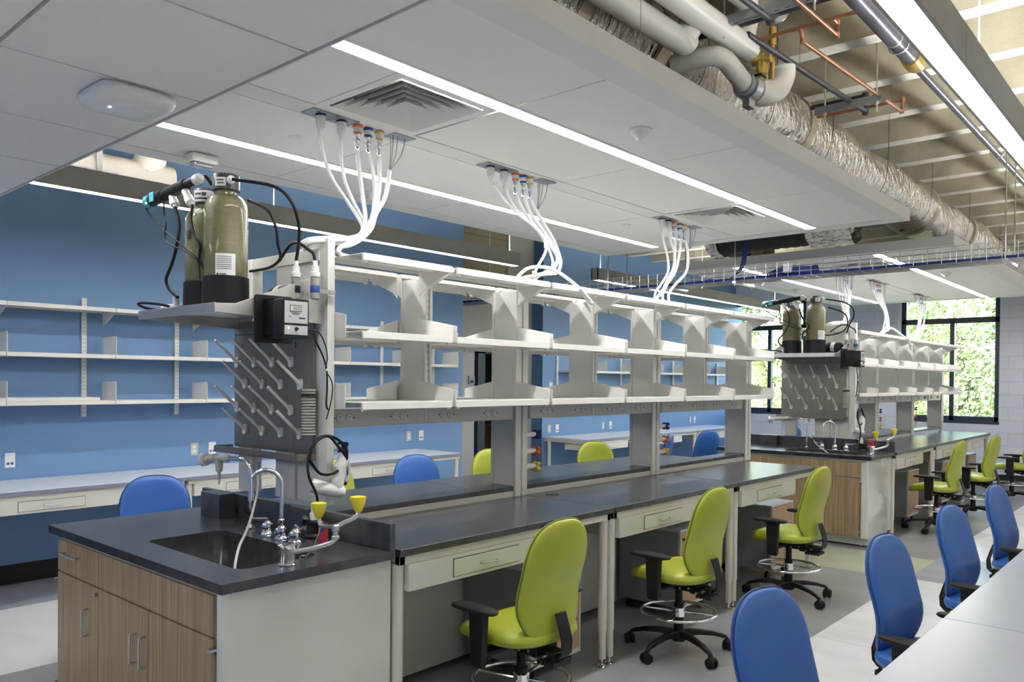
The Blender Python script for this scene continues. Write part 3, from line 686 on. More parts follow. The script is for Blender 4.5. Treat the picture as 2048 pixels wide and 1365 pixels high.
# countertop with basin
t = I(T('sink_counter', 'black epoxy counter with sunken sink and raised back curb, {i} island', 'countertop', (-3.4, 1.8, .914)))
def counter(x0, x1, y0, y1, hx0, hx1, hy0, hy1, z0, z1, r=.05):
    inn = rrect(hx0, hx1, hy0, hy1, r, 6); m_ = len(inn); mb = MB()
    cor = [(x1, y1), (x0, y1), (x0, y0), (x1, y0)]
    out = [cor[i//7] for i in range(m_)]
    vs = [(p[0], p[1], z1) for p in inn]+[(p[0], p[1], z1) for p in out]+[(p[0], p[1], z0) for p in inn]
    fs = []
    for i in range(m_):
        j = (i+1) % m_
        if out[i] == out[j]: fs.append((i, m_+i, j))
        else: fs.append((i, m_+i, m_+j, j))
        fs.append((j, i, 2*m_+i, 2*m_+j)[::-1])
    mb.add(vs, [f[::-1] if len(f) == 3 or f[1] >= m_ and f[1] < 2*m_ else f for f in fs])
    mb.box(x0, x1, y0, y0+.001, z0, z1); 
    c = [(x0, y0), (x1, y0), (x1, y1), (x0, y1)]
    o = len(mb.v); mb.v += [Vector((p[0], p[1], z)) for z in (z0, z1) for p in c]
    for i in range(4):
        j = (i+1) % 4; mb.f.append([o+i, o+j, o+4+j, o+4+i]); mb.m.append(0)
    mb.f.append([o+3, o+2, o+1, o]); mb.m.append(0); mb.f.pop(); mb.m.pop()
    # underside ring
    mb.box(x0+.001, hx0, y0+.001, y1-.001, z0, z0+.002); mb.box(hx1, x1-.001, y0+.001, y1-.001, z0, z0+.002)
    mb.box(hx0, hx1, y0+.001, hy0, z0, z0+.002); mb.box(hx0, hx1, hy1, y1-.001, z0, z0+.002)
    return mb
top = O('slab', counter(-4.205, -2.562, 1.392, 2.172, -3.50, -2.715, 1.545, 1.905, .878, BT), 'epoxy', t, ang=30)
inn = rrect(-3.50, -2.715, 1.545, 1.905, .05, 6); m_ = len(inn); cxm, cym = -3.1075, 1.725
vs = [(p[0], p[1], .884) for p in inn]+[(cxm+(p[0]-cxm)*.97, cym+(p[1]-cym)*.94, .70) for p in inn]+[(cxm+(p[0]-cxm)*.9, cym+(p[1]-cym)*.85, .685) for p in inn]
fs = [(i, (i+1) % m_, m_+(i+1) % m_, m_+i) for i in range(m_)]+[(m_+i, m_+(i+1) % m_, 2*m_+(i+1) % m_, 2*m_+i) for i in range(m_)]+[tuple(2*m_+i for i in range(m_))]
q = O('basin', MB().add(vs, fs), 'epoxy', t, ang=60)
O('drain', MB().lathe((-3.1, 1.72, .6855), [(0, 0), (.04, 0), (.045, .003)], 20), 'steel', q)
O('back_curb', MB().box(-4.155, -2.562, 2.142, 2.172, BT, 1.028), 'epoxy', t, bev=.002)
O('post_cover', MB().box(-3.99, -3.80, 2.05, 2.142, BT, 1.034), 'epoxy', t, bev=.002); O('post_cover', MB().box(-3.24, -3.10, 2.10, 2.142, BT, 1.034), 'epoxy', t, bev=.002)
# bench tables
ORD = ['first', 'second', 'third']
def drawer_unit(t, xf, s, y0, y1, dy0, dy1):
    # s=+1 faces the aisle, -1 faces the blue wall
    mb = MB(); xb = xf-s*.45
    mb.box(xb, xf, y0, y1, .726, .842); O('drawer_case', mb, 'white_steel', t, bev=.0015)
    q = O('drawer', MB().box(xf, xf+s*.006, dy0, dy1, .745, .822), 'white_steel', t, bev=.001)
    mb = MB(); xx = xf+s*.0005
    for a, b, c, d in ((dy0-.003, dy1+.003, .822, .825), (dy0-.003, dy1+.003, .742, .745), (dy0-.003, dy0, .742, .825), (dy1, dy1+.003, .742, .825)): mb.box(xf, xx+s*.0005, a, b, c, d)
    O('drawer_gap', mb, 'dark_slot', q)
    ym = (dy0+dy1)/2; O('handle', bar_handle(MB(), (xf+s*.006, ym-.055, .78), (xf+s*.006, ym+.055, .78), (s*.024, 0, 0)), 'steel', q)
def leg(t, x, y, top, m='leg_white'):
    mb = MB(); mb.cyl((x, y, .20), (x, y, top), .026, n=20); mb.cyl((x, y, .045), (x, y, .202), .022, n=20)
    q = O('leg', mb, m, t)
    mb = MB(); mb.cyl((x, y, .01), (x, y, .05), .008, n=10); mb.lathe((x, y, 0), [(.028, 0), (.03, .004), (.02, .010), (.008, .014)], 18)
    O('foot', mb, 'chrome', q)
def table(k, side):
    y0, y1 = YJ[k]+.004, YJ[k+1]-.004; s = 1 if side == 'aisle' else -1
    xe = BX3 if s > 0 else BX0; xi = BX2 if s > 0 else BX1; xe_i = xe-s*.02
    t = I(T('lab_bench', '%s black-topped lab bench section from the sink, %s side of the {i} island' % (ORD[k], 'aisle' if s > 0 else 'blue wall'), 'lab bench', ((xe+xi)/2, (y0+y1)/2, 0)))
    w = MB().box(xi, xe, y0, y1, .882, BT)
    O('worktop', w, 'epoxy', t, bev=.0025)
    mb = MB()
    mb.box(xe_i, xe_i-s*.03, y0+.012, y1-.012, .842, .882); mb.box(xi, xi+s*.03, y0+.012, y1-.012, .842, .882)
    mb.box(xi, xe_i, y0+.012, y0+.045, .842, .882); mb.box(xi, xe_i, y1-.045, y1-.012, .842, .882)
    O('frame_rail', mb, 'leg_white', t, bev=.002)
    drawer_unit(t, xe_i+s*.012, s, y0+.055, y0+1.04, y0+.32, y0+.765)
    for yy in (y0+.03, y1-.035):
        leg(t, xe_i-s*.035, yy, .845); leg(t, xi+s*.06, yy, .845)
    if k < 2 and s > 0: O('grommet', MB().lathe((-3.12, YJ[k+1]+.14, BT-.002), [(0, 0), (.04, 0), (.042, .004), (.03, .005)], 20), 'black_plastic', t)
for k in range(3): table(k, 'aisle'); table(k, 'wall')
# service spine: posts, ledge, power raceways
YP = [2.27, 2.985, 3.745, 4.545, 5.337, 6.15, 6.955]
t = I(T('shelving_frame', 'white post frame with black ledge and power strips along the {i} island spine', 'shelving frame', (-3.32, 4.5, .9)))
mb = MB().box(BX1, BX2, 2.21, 6.98, .948, .976)
O('ledge_cap', mb, 'epoxy', t, bev=.0015, label='black ledge cap')
mb = MB(); mb.box(BX2-.004, BX2, 2.21, 6.98, BT, .948); mb.box(BX1, BX1+.004, 2.21, 6.98, BT, .948); mb.box(BX1+.01, BX2-.01, 2.22, 6.96, .03, .90)
O('spine_panel', mb, 'white_steel', t)
for k, y in enumerate(YP):
    if k == 0:
        tp = I(T('end_post', 'tall white end post beside the {i} drying rack', 'post', (-3.2, 2.27, 1.03))); RACK.append(tp)
    full = (k % 2 == 0); zb = BT if full else 1.40; zt = 2.185
    if k == 0: zb = 1.028; zt = 2.30
    mb = MB()
    mb.box(BX1-.015, BX2+.0, *((2.258, 2.288) if k == 0 else (y-.052, y-.02)), max(zb, .977), zt)                # broad panel
    if k == 0:
        mb.box(-3.228, -3.160, y-.02, y+.02, zb, zt)
    else:
        for x0, x1 in ((BX2+.0, BX2+.016), (BX1-.031, BX1-.015)):
            if full: mb.box(x0, x1, y-.058, y-.008, zb, zt); mb.box(x0, x1, y+.008, y+.055, zb, zt); mb.box(x0, x0+.004 if x0 > BX1 else x1, y-.01, y+.01, zb, zt)
            else: mb.box(x0, x1, y-.052, y-.034, zb, zt); mb.box(x0, x1, y-.018, y+.0, zb, zt); mb.box(x0, x0+.004 if x0 > BX1 else x1, y-.036, y-.016, zb, zt)
    q = O('upright' if k == 0 else 'post', mb, 'shelf_white', t if k else tp, bev=.0015)
    mb = MB()
    if k:
        z = 1.53
        while z < 2.15:
            yo = y if full else y-.026
            mb.box(BX2+.0041, BX2+.0048, yo-.004, yo+.004, z, z+.016); mb.box(BX1-.0315, BX1-.0309, yo-.004, yo+.004, z, z+.016); z += .035
        O('slot_row', mb, 'dark_slot', q)
mb = MB(); mb.box(-3.945, -3.815, 2.24, 2.30, 1.028, 2.26); mb.box(-3.945, -3.228, 2.245, 2.295, 2.20, 2.26); mb.box(-3.60, -3.43, 2.25, 2.29, 1.028, 2.2)
ef = I(T('rack_support', 'white square-tube end frame behind the {i} drying rack', 'frame', (-3.6, 2.27, 1.03))); O('tube_frame', mb, 'shelf_white', ef, bev=.002); RACK.append(ef)
OUT = [2.402, 2.753, 3.10, 3.462, 3.992, 4.353, 4.729, 5.098, 5.613, 5.972, 6.326, 6.679]
for j, (a, b) in enumerate(((2.295, 3.665), (3.83, 5.27), (5.42, 6.83))):
    q = O('power_raceway', MB().box(BX1-.01, BX2+.012, a, b, 1.392, 1.482), 'grey_plastic' if False else 'white_steel', t, bev=.003, label='pale metal power strip')
    for yy in OUT[4*j:4*j+4]:
        mb = MB(); mb.cur = 0
        for d in (-.028, .028):
            mb.cur = 0; mb.cyl((BX2+.011, yy+d, 1.438), (BX2+.0145, yy+d, 1.438), .019, n=20)
            mb.cur = 1
            for (u_, v_) in ((-.006, .005), (.006, .005), (0, -.008)): mb.box(BX2+.0146, BX2+.0152, yy+d+u_-.0015, yy+d+u_+.0015, 1.438+v_-.004, 1.438+v_+.004)
        for d in (-.058, .058): mb.cyl((BX2+.011, yy+d, 1.438), (BX2+.014, yy+d, 1.438), .004, n=8)
        mb.cur = 1
        for d in (-.028, .028): mb.tube([(BX2+.0125, yy+d+.0195*math.cos(R(a_)), 1.438+.0195*math.sin(R(a_))) for a_ in range(0, 361, 24)], .0012, 5)
        O('duplex_outlet', mb, ['label_white', 'ink'], q)
# shelves
ORDB = ['first', 'second', 'third', 'fourth', 'fifth', 'sixth']
def shelf(bay, lev, side):
    s = 1 if side == 'aisle' else -1; c_ = -3.32
    y0, y1 = 2.10+.804*bay+.018, 2.10+.804*(bay+1)-.018
    if bay == 0: y0 = 2.31
    zt = (2.22, 1.857, 1.522)[lev]; xo = c_+s*.355; xi = c_+s*.088
    names = ('top', 'middle', 'bottom')[lev]
    t = I(T('wall_shelf' if False else 'metal_shelf', 'white metal shelf, %s level, %s bay from sink, %s side, {i} island' % (names, ORDB[bay], 'aisle' if s > 0 else 'wall'), 'shelf', ((xo+xi)/2, (y0+y1)/2, zt), 'white metal shelves of the {i} island'))
    mb = MB(); mb.box(xi, xo, y0, y1, zt-.004, zt)
    mb.box(xo-s*.014, xo, y0, y1, zt-.034, zt-.004); mb.box(xi, xi+s*.003, y0, y1, zt-.022, zt-.004)
    mb.box(xi+s*.12, xi+s*.17, y0+.03, y1-.03, zt-.020, zt-.004)
    for yy in (y0+.014, y1-.018): mb.box(xo-s*.020, xo-s*.004, yy-.01, yy+.012, zt-.042, zt-.030)
    O('shelf_pan', mb, 'shelf_white', t, bev=.0012)
    for yy in (y0-.006, y1+.002):
        first = bay == 0 and yy < 2.4
        if first: yy = 2.296
        if first and lev == 0: continue
        if lev == 0: poly = [(xi, zt-.005), (xo-s*.015, zt-.005), (xo-s*.02, zt-.022), (xi+s*.04, zt-.105), (xi, zt-.14)]
        else: poly = [(xi, zt-.03), (xo, zt-.03), (xo, zt+.055), (xi, zt+.105)]
        if first: poly = [(xi, zt-.03), (xi+s*.15, zt-.03), (xi+s*.15, zt+.08), (xi, zt+.105)]
        O('bracket', MB().prism(poly, 'y', yy, yy+.004), 'shelf_white', t, bev=.0008)
for bay in range(6):
    for lev in range(3):
        for side in ('aisle', 'wall'): shelf(bay, lev, side)
# gas turrets on the posts
for (y, zz, pl) in ((3.80, (1.288, 1.183, 1.085), 'second full-height post'), (5.40, (1.283, 1.179, 1.080), 'third full-height post'), (2.292, (1.29, 1.185), 'end post beside the drying rack')):
    for z, m_, nm in zip(zz, ('blue_knob', 'orange_knob', 'gold_knob'), ('dark blue', 'orange', 'yellow')):
        t = I(T('gas_valve', '%s-handled gas valve on the %s, {i} island' % (nm, pl), 'gas valve', (-3.24, y, z)))
        mb = MB(); mb.tube([(-3.255, y, z), (-3.25, y+.06, z+.002), (-3.245, y+.10, z+.003)], [.020, .019, .013], 14)
        O('valve_body', mb, 'white_plastic', t)
        mb = MB(); yy = y+.115
        for a in range(4):
            th = R(45+90*a); mb.prism([(-3.245+.008*math.cos(th+1.57), z+.008*math.sin(th+1.57)), (-3.245+.034*math.cos(th+.3), z+.034*math.sin(th+.3)), (-3.245+.034*math.cos(th-.3), z+.034*math.sin(th-.3)), (-3.245+.008*math.cos(th-1.57), z+.008*math.sin(th-1.57))], 'y', yy-.016, yy+.016)
        mb.cyl((-3.245, yy-.02, z), (-3.245, yy+.02, z), .016, n=10)
        O('knob', mb, m_, t, bev=.003)
# drying rack
RK[0] = True
RY = 2.236
t = I(T('drying_rack', 'stainless steel pegboard drying rack with white pegs over the {i} sink', 'drying rack', (-3.62, RY, 1.25)))
mb = MB(); mb.box(-3.985, -3.255, RY, RY+.012, 1.262, 1.862); mb.box(-3.985, -3.255, RY-.002, RY+.014, 1.864, 1.93)
O('back_panel', mb, 'brushed_steel', t, bev=.001)
O('gap_line', MB().box(-3.985, -3.255, RY-.001, RY, 1.861, 1.865), 'dark_slot', t)
mb = MB(); mb.box(-4.005, -3.235, 2.13, 2.24, 1.238, 1.242); mb.box(-4.005, -3.235, 2.13, 2.134, 1.238, 1.272); mb.box(-4.005, -4.001, 2.13, 2.24, 1.238, 1.272); mb.box(-3.239, -3.235, 2.13, 2.24, 1.238, 1.272)
q = O('drip_trough', mb, 'brushed_steel', t)
O('drain_spout', MB().cyl((-3.64, 2.18, 1.20), (-3.64, 2.18, 1.24), .012), 'steel', q)
mb = MB()
for k in range(5): mb.box(-3.90+.165*k-.004, -3.90+.165*k+.004, RY-.0015, RY, 1.80, 1.812); mb.box(-3.90+.165*k-.004, -3.90+.165*k+.004, RY-.0015, RY, 1.785, 1.795)
O('slot', mb, 'dark_slot', t)
rows = [(1.715, -3.945), (1.602, -3.865), (1.475, -3.945), (1.360, -3.865)]
for z, xs in rows:
    for k in range(4):
        x = xs+.170*k
        mb = MB().prism(rrect(x-.016, x+.016, z-.027, z+.027, .012, 4), 'y', RY-.014, RY)
        mb.tube([(x, RY-.008, z), (x, RY-.03, z+.022), (x, RY-.135, z+.115)], [.012, .0085, .0075], 10)
        O('peg', mb, 'white_plastic', t, bev=.001)
# rear of the rack: cup dispenser seen at its right edge
t = I(T('hose_wrap', 'coiled ribbed cream hose behind the right edge of the {i} drying rack', 'hose', (-3.25, 2.22, 1.4)))
mb = MB()
for k in range(16): mb.lathe((-3.245, 2.205, 1.36+.014*k), [(.030, 0), (.034, .003), (.034, .008), (.030, .011)], 18)
O('ribs', mb, 'grey_plastic', t); O('band', MB().cyl((-3.245, 2.205, 1.545), (-3.245, 2.205, 1.56), .0355, n=18), 'dark_slot', t)
# bracket shelf for the tanks
t = I(T('tank_shelf', 'stainless bracket shelf carrying the resin tanks, {i} island', 'shelf', (-3.58, 2.0, 1.93)))
O('shelf_plate', MB().box(-3.935, -3.204, 1.704, 2.24, 1.946, 1.950), 'steel_shelf', t)
O('front_lip', MB().box(-3.94, -3.20, 1.702, 1.707, 1.912, 1.955), 'steel_shelf', t, bev=.001)
O('side_gusset', MB().prism([(1.703, 1.915), (1.70, 1.952), (1.80, 1.958), (2.245, 2.13), (2.245, 1.893)], 'x', -3.204, -3.199), 'steel_shelf', t, bev=.0008)
O('side_gusset', MB().prism([(1.703, 1.915), (1.70, 1.952), (1.80, 1.958), (2.245, 2.13), (2.245, 1.893)], 'x', -3.942, -3.937), 'steel_shelf', t, bev=.0008)
def tank(x, y, z, h, label):
    t = I(T('resin_tank', label, 'resin tank', (x, y, z)))
    r = .098
    prof = [(r-.012, .13)]+[(r-.004, .14), (r, .16), (r, h-.175)]+[(.045+(r-.045)*math.cos(R(a)), h-.175+.075*math.sin(R(a))) for a in (15, 30, 45, 60, 75, 88)]+[(.046, h-.090), (.046, h-.075)]
    O('vessel', MB().lathe((x, y, z), prof, 40), 'tank_resin', t, ang=60)
    O('base_boot', MB().lathe((x, y, z), [(r+.004, 0), (r+.008, .004), (r+.006, .148), (r-.002, .152)], 40), 'black_plastic', t)
    O('head', MB().lathe((x, y, z+h-.082), [(.052, 0), (.062, .002), (.062, .066), (.058, .074), (0, .075)], 32), 'dark_grey', t)
    for sx, sy in ((1, -.28), (-1, .1)):
        mb = MB(); a = Vector((x, y, z+h-.045)); d = Vector((sx, sy, 0)).normalized()
        mb.tube([a+d*.055, a+d*.08, a+d*.081, a+d*.095, a+d*.096, a+d*.115], [.015, .015, .019, .019, .012, .012], 12)
        O('port_fitting', mb, 'white_plastic', t)
    return t
def wraplabel(t, x, y, z, r, a0, a1, z0, z1, lines, name='label'):
    mb = MB(); n_ = 8
    def P(a, zz, rr): return (x+rr*math.cos(R(a)), y+rr*math.sin(R(a)), zz)
    vs = []
    for i in range(n_+1):
        a = a0+(a1-a0)*i/n_; vs += [P(a, z0, r+.0008), P(a, z1, r+.0008)]
    mb.cur = 0; mb.add(vs, [(2*i, 2*i+2, 2*i+3, 2*i+1) for i in range(n_)])
    mb.cur = 1
    for (f0, f1, g0, g1) in lines:
        vs = []
        for i in range(n_+1):
            a = a0+(a1-a0)*(f0+(f1-f0)*i/n_); vs += [P(a, z0+(z1-z0)*g0, r+.0014), P(a, z0+(z1-z0)*g1, r+.0014)]
        mb.add(vs, [(2*i, 2*i+2, 2*i+3, 2*i+1) for i in range(n_)])
    O(name, mb, ['label_white', 'ink'], t, ang=80)
t = tank(-3.47, 1.90, 1.951, .633, 'right pale green resin tank with a paper label, on the {i} steel shelf')
LN = [(.06, .8, .86-.085*k, .885-.085*k) for k in range(7)]+[(.07, .16, .10, .18), (.2, .55, .12, .16)]
wraplabel(t, -3.47, 1.90, 0, .098, -56, -4, 2.09, 2.20, LN)
wraplabel(t, -3.47, 1.90, 0, .0622, -78, -30, 2.515, 2.555, [(.15, .8, .6, .75), (.25, .8, .25, .4)], 'head_label')
t = tank(-3.755, 1.95, 1.951, .615, 'left pale green resin tank behind its twin, on the {i} steel shelf')
wraplabel(t, -3.755, 1.95, 0, .0622, -90, -10, 2.492, 2.548, [(.1, .5, .6, .75), (.55, .9, .5, .8), (.1, .9, .2, .35)], 'head_label')
mb = MB().box(-3.755, -3.725, 1.850, 1.8525, 2.305, 2.345)
O('dark_logo', mb, 'ink', t)
# quality controller valve
t = I(T('solenoid_valve', 'black water valve with teal end cap leaning out beside the {i} tanks', 'valve', (-3.83, 1.80, 2.52)))
A, B = Vector((-4.0, 1.78, 2.508)), Vector((-3.585, 1.82, 2.563)); d = (B-A).normalized()
O('body', MB().tube([A, A+d*.13, A+d*.132, A+d*.16, A+d*.162, B-d*.10, B-d*.098, B], [.030, .030, .024, .024, .028, .028, .02, .02], 20), 'black_plastic', t)
O('end_cap', MB().tube([A-d*.022, A-d*.014, A+d*.022], [.028, .034, .034], 8), 'teal', t, label='teal end cap')
O('sticker', MB().box(-3.945, -3.90, 1.752, 1.757, 2.495, 2.54), 'teal', t)
O('status_light', MB().lathe((-3.965, 1.748, 2.492), [(0, -.003), (.005, 0), (.004, .004)], 10, (0, -1, 0)), 'led_green', t)
for p0, p1 in (((-3.80, 1.80, 2.51), (-3.765, 1.80, 2.452)), ((-3.69, 1.81, 2.52), (-3.62, 1.81, 2.440))):
    a, b = Vector(p0), Vector(p1); O('nut_fitting', MB().tube([a, a.lerp(b, .4), a.lerp(b, .42), a.lerp(b, .8), a.lerp(b, .82), b], [.018, .018, .022, .022, .014, .014], 12), 'white_plastic', t)
O('end_fitting', MB().tube([B-d*.02, B+d*.015, B+d*.016, B+d*.03], [.024, .024, .015, .015], 12), 'white_plastic', t)
def hose(name, pts, r, m, label, n=8, cat='hose', tie=None):
    t = I(T(name, label+', {i} island', cat, pts[0])); O('tube', MB().tube(pts, r, n, smooth=6), m, t, ang=60)
    if tie is not None: O('cable_tie', MB().lathe(tie, [(r*1.4, -.006), (r*1.8, 0), (r*1.4, .006)], 10), 'tube_white', t)
    return t
hose('black_hose', [(-3.36, 1.87, 2.536), (-3.197, 1.974, 2.5), (-3.124, 2.018, 2.435), (-3.127, 2.062, 2.352), (-3.184, 2.106, 2.274), (-3.215, 2.11, 2.172)], .0078, 'black_rubber', 'black hose looping right from the tank head down to the filters')
hose('black_hose', [(-3.36, 1.95, 2.455), (-3.198, 1.95, 2.388), (-3.16, 1.97, 2.308), (-3.175, 1.99, 2.234), (-3.252, 2.05, 2.188), (-3.391, 2.08, 2.161), (-3.6, 2.10, 2.163)], .0070, 'black_rubber', 'black hose looping low behind the right tank')
hose('black_hose', [(-3.766, 1.8, 2.45), (-3.726, 1.80, 2.364), (-3.727, 1.79, 2.27), (-3.779, 1.79, 2.18), (-3.838, 1.79, 2.112), (-3.828, 1.80, 2.063), (-3.76, 1.81, 2.02)], .0078, 'black_rubber', 'black hose hanging from the teal-capped valve to the shelf')
hose('black_hose', [(-3.615, 1.81, 2.443), (-3.59, 1.79, 2.372), (-3.545, 1.785, 2.297), (-3.50, 1.79, 2.24), (-3.58, 1.83, 2.18), (-3.62, 1.9, 2.12)], .0078, 'black_rubber', 'short black hose crossing in front of the two tanks')
hose('black_hose', [(-3.57, 1.822, 2.565), (-3.57, 1.85, 2.58), (-3.575, 1.885, 2.547)], .0078, 'black_rubber', 'short black hose linking the valve and the right tank head')
hose('sensor_cable', [(-4.0, 1.76, 2.49), (-4.018, 1.78, 2.46), (-3.929, 1.78, 2.401), (-3.817, 1.775, 2.339), (-3.659, 1.77, 2.263), (-3.52, 1.785, 2.18), (-3.60, 1.84, 2.10)], .004, 'black_rubber', 'thin cord sagging from the teal cap across the tanks', 6, 'cord')
hose('sensor_cable', [(-3.823, 1.77, 2.48), (-3.83, 1.775, 2.423), (-3.81, 1.775, 2.373), (-3.822, 1.775, 2.327), (-3.787, 1.775, 2.276), (-3.637, 1.775, 2.23), (-3.52, 1.785, 2.175)], .004, 'black_rubber', 'second thin cord hanging from the valve body', 6, 'cord')
hose('black_hose', [(-3.80, 1.79, 1.975), (-3.83, 1.755, 1.985), (-3.98, 1.74, 2.00), (-4.04, 1.745, 1.995), (-3.99, 1.77, 1.975), (-3.82, 1.80, 1.955)], .007, 'black_rubber', 'black hose loop poking past the left end of the tank shelf')
t = I(T('hose_fitting', 'white plastic fittings lying on the tank shelf left of the tanks, {i} island', 'fitting', (-3.8, 1.8, 1.93)))
mb = MB(); mb.tube([(-3.90, 1.80, 1.972), (-3.86, 1.80, 1.972), (-3.858, 1.80, 1.972), (-3.79, 1.82, 1.972)], [.012, .012, .018, .018], 12); mb.cyl((-3.80, 1.82, 1.951), (-3.80, 1.82, 2.03), .014); mb.box(-3.84, -3.78, 1.80, 1.84, 1.951, 1.97)
O('tee', mb, 'white_plastic', t, bev=.002)
for k, (x, y) in enumerate(((-3.215, 2.11), (-3.135, 2.12))):
    if k: y = 2.16
    t = I(T('inline_filter', '%s clear and white inline filter cartridge standing by the {i} end post' % ('left', 'right')[k], 'filter', (x, y, 1.96)))
    O('cartridge', MB().lathe((x, y, 2.00), [(.016, 0), (.020, .004), (.020, .10), (.016, .104)], 16), 'housing_grey', t)
    O('top_cap', MB().lathe((x, y, 2.104), [(.022, 0), (.024, .02), (.018, .024), (.018, .05), (.012, .052), (.012, .075)], 16), 'white_plastic', t)
    O('collar', MB().lathe((x, y, 2.03), [(.0205, 0), (.022, .004), (.022, .03), (.0205, .034)], 16), 'ink_blue' if k else 'black_plastic', t)
    O('mount', MB().box(x-.008, x+.008, y, 2.27, 2.03, 2.05), 'steel', t)
hose('black_hose', [(-3.135, 2.16, 2.17), (-3.14, 2.155, 2.21), (-3.167, 2.14, 2.235), (-3.228, 2.13, 2.268), (-3.30, 2.13, 2.262), (-3.4, 2.14, 2.20)], .007, 'black_rubber', 'small black hose arching over the filters')
t = I(T('booster_pump', 'round black motor pump lying on the tank shelf beside the {i} end post', 'pump', (-3.33, 2.1, 1.93)))
A, B = Vector((-3.43, 2.15, 2.02)), Vector((-3.27, 2.13, 2.02))
O('motor', MB().tube([A, A.lerp(B, .05), A.lerp(B, .9), B], [.055, .062, .062, .05], 28), 'black_plastic', t)
O('nameplate', MB().tube([A.lerp(B, .35), A.lerp(B, .62)], .0628, 28), 'label_white', t)
O('feet', MB().box(-3.41, -3.29, 2.09, 2.19, 1.951, 1.985), 'black_plastic', t)
# water quality meter
t = I(T('water_meter', 'black wall box meter with grey face and small display on the {i} gusset', 'meter', (-3.19, 1.97, 1.89)))
O('mounting_plate', MB().prism(rrect(1.885, 2.075, 1.79, 2.005, .01, 3), 'x', -3.198, -3.184), 'black_plastic', t, bev=.002)
mb = MB(); mb.box(-3.184, -3.07, 1.925, 1.932, 1.815, 1.985); mb.box(-3.184, -3.07, 2.035, 2.042, 1.815, 1.985); mb.box(-3.184, -3.07, 1.925, 2.042, 1.978, 1.985); mb.box(-3.184, -3.07, 1.925, 2.042, 1.815, 1.822)
O('enclosure', mb, 'black_plastic', t, bev=.002)
O('front_case', MB().prism(rrect(1.905, 2.038, 1.806, 1.978, .008, 3), 'x', -3.075, -3.0), 'black_plastic', t, bev=.002)
q = O('face_plate', MB().box(-3.0, -2.9985, 1.914, 2.03, 1.872, 1.968), 'meter_face', t)
O('display', MB().box(-2.9986, -2.997, 1.942, 1.996, 1.925, 1.948), 'lcd', q)
mb = MB()
for (a, b, c, d) in ((1.940, 1.998, 1.948, 1.951), (1.940, 1.998, 1.922, 1.925), (1.940, 1.942, 1.922, 1.951), (1.996, 1.998, 1.922, 1.951)): mb.box(-2.9984, -2.9968, a, b, c, d)
for yy in (1.956, 1.966, 1.976, 1.986): mb.box(-2.9968, -2.9965, yy, yy+.0016, 1.929, 1.944); mb.box(-2.9968, -2.9965, yy+.005, yy+.0066, 1.929, 1.944); mb.box(-2.9968, -2.9965, yy, yy+.0066, 1.9425, 1.944); mb.box(-2.9968, -2.9965, yy, yy+.0066, 1.929, 1.9305)
for (a, b, c) in ((1.948, 1.99, 1.914), (1.952, 1.985, 1.909), (1.934, 1.948, 1.898), (1.985, 2.018, 1.896), (1.988, 2.02, 1.892)): mb.box(-2.9984, -2.9978, a, b, c, c+.0025)
O('face_print', mb, 'ink', q)
q = O('switch_plate', MB().box(-3.0, -2.9985, 1.914, 2.03, 1.822, 1.862), 'meter_face', t)
O('toggle', MB().lathe((-2.9985, 1.972, 1.848), [(.008, 0), (.007, .006), (.004, .014), (0, .015)], 12, (1, 0, 0)), 'black_plastic', q)
O('amber_light', MB().lathe((-2.9985, 1.934, 1.850), [(.003, 0), (.002, .003), (0, .004)], 8, (1, 0, 0)), 'led_amber', q)
hose('sensor_cable', [(-3.04, 2.03, 1.835), (-3.07, 2.10, 1.835), (-3.12, 2.158, 1.80), (-3.13, 2.20, 1.744), (-3.13, 2.225, 1.674), (-3.14, 2.235, 1.58), (-3.15, 2.24, 1.50), (-3.2, 2.31, 1.46)], .0045, 'black_rubber', 'black cord curving from the meter down the end post', 6, 'cord', (-3.13, 2.225, 1.674))
hose('sensor_cable', [(-3.04, 2.03, 1.84), (-3.06, 2.12, 1.85), (-3.10, 2.19, 1.80), (-3.11, 2.215, 1.73), (-3.13, 2.22, 1.675), (-3.12, 2.25, 1.61), (-3.12, 2.245, 1.53), (-3.15, 2.24, 1.44)], .003, 'black_rubber', 'thinner cord beside the black one on the end post', 6, 'cord')
# handheld rinse gun, holder and coiled hose
t = I(T('rinse_gun', 'white plastic pure water spray gun in its round holder on the {i} end post', 'spray gun', (-3.1, 2.25, 1.1)))
q = O('holder_arm', MB().tube([(-3.155, 2.16, 1.134), (-3.13, 2.20, 1.12), (-3.11, 2.25, 1.105), (-3.11, 2.275, 1.10)], [.034, .036, .034, .03], 20, smooth=3), 'white_plastic', t, ang=60)
O('holder_ball', MB().lathe((-3.10, 2.28, 1.098), [(.006, -.03), (.022, -.024), (.031, -.005), (.030, .012), (.02, .026), (.005, .031)], 18), 'white_plastic', t, ang=60)
O('grip', MB().tube([(-3.10, 2.275, 1.11), (-3.10, 2.268, 1.15), (-3.10, 2.29, 1.18), (-3.10, 2.283, 1.215), (-3.10, 2.30, 1.24), (-3.10, 2.29, 1.265), (-3.10, 2.288, 1.28)], [.022, .030, .026, .032, .028, .020, .016], 16), 'white_plastic', t, ang=60)
O('trigger', MB().tube([(-3.10, 2.325, 1.24), (-3.10, 2.335, 1.19), (-3.10, 2.318, 1.14)], .010, 10, smooth=3), 'white_plastic', t)
hose('black_hose', [(-3.07, 2.14, 1.02), (-3.06, 2.125, 1.10), (-3.06, 2.083, 1.19), (-3.09, 2.10, 1.27), (-3.10, 2.148, 1.345), (-3.10, 2.211, 1.365), (-3.10, 2.282, 1.336), (-3.10, 2.322, 1.28), (-3.10, 2.315, 1.21), (-3.10, 2.327, 1.16), (-3.10, 2.312, 1.125)], .0065, 'black_rubber', 'coiled black hose of the spray gun beside the end post')
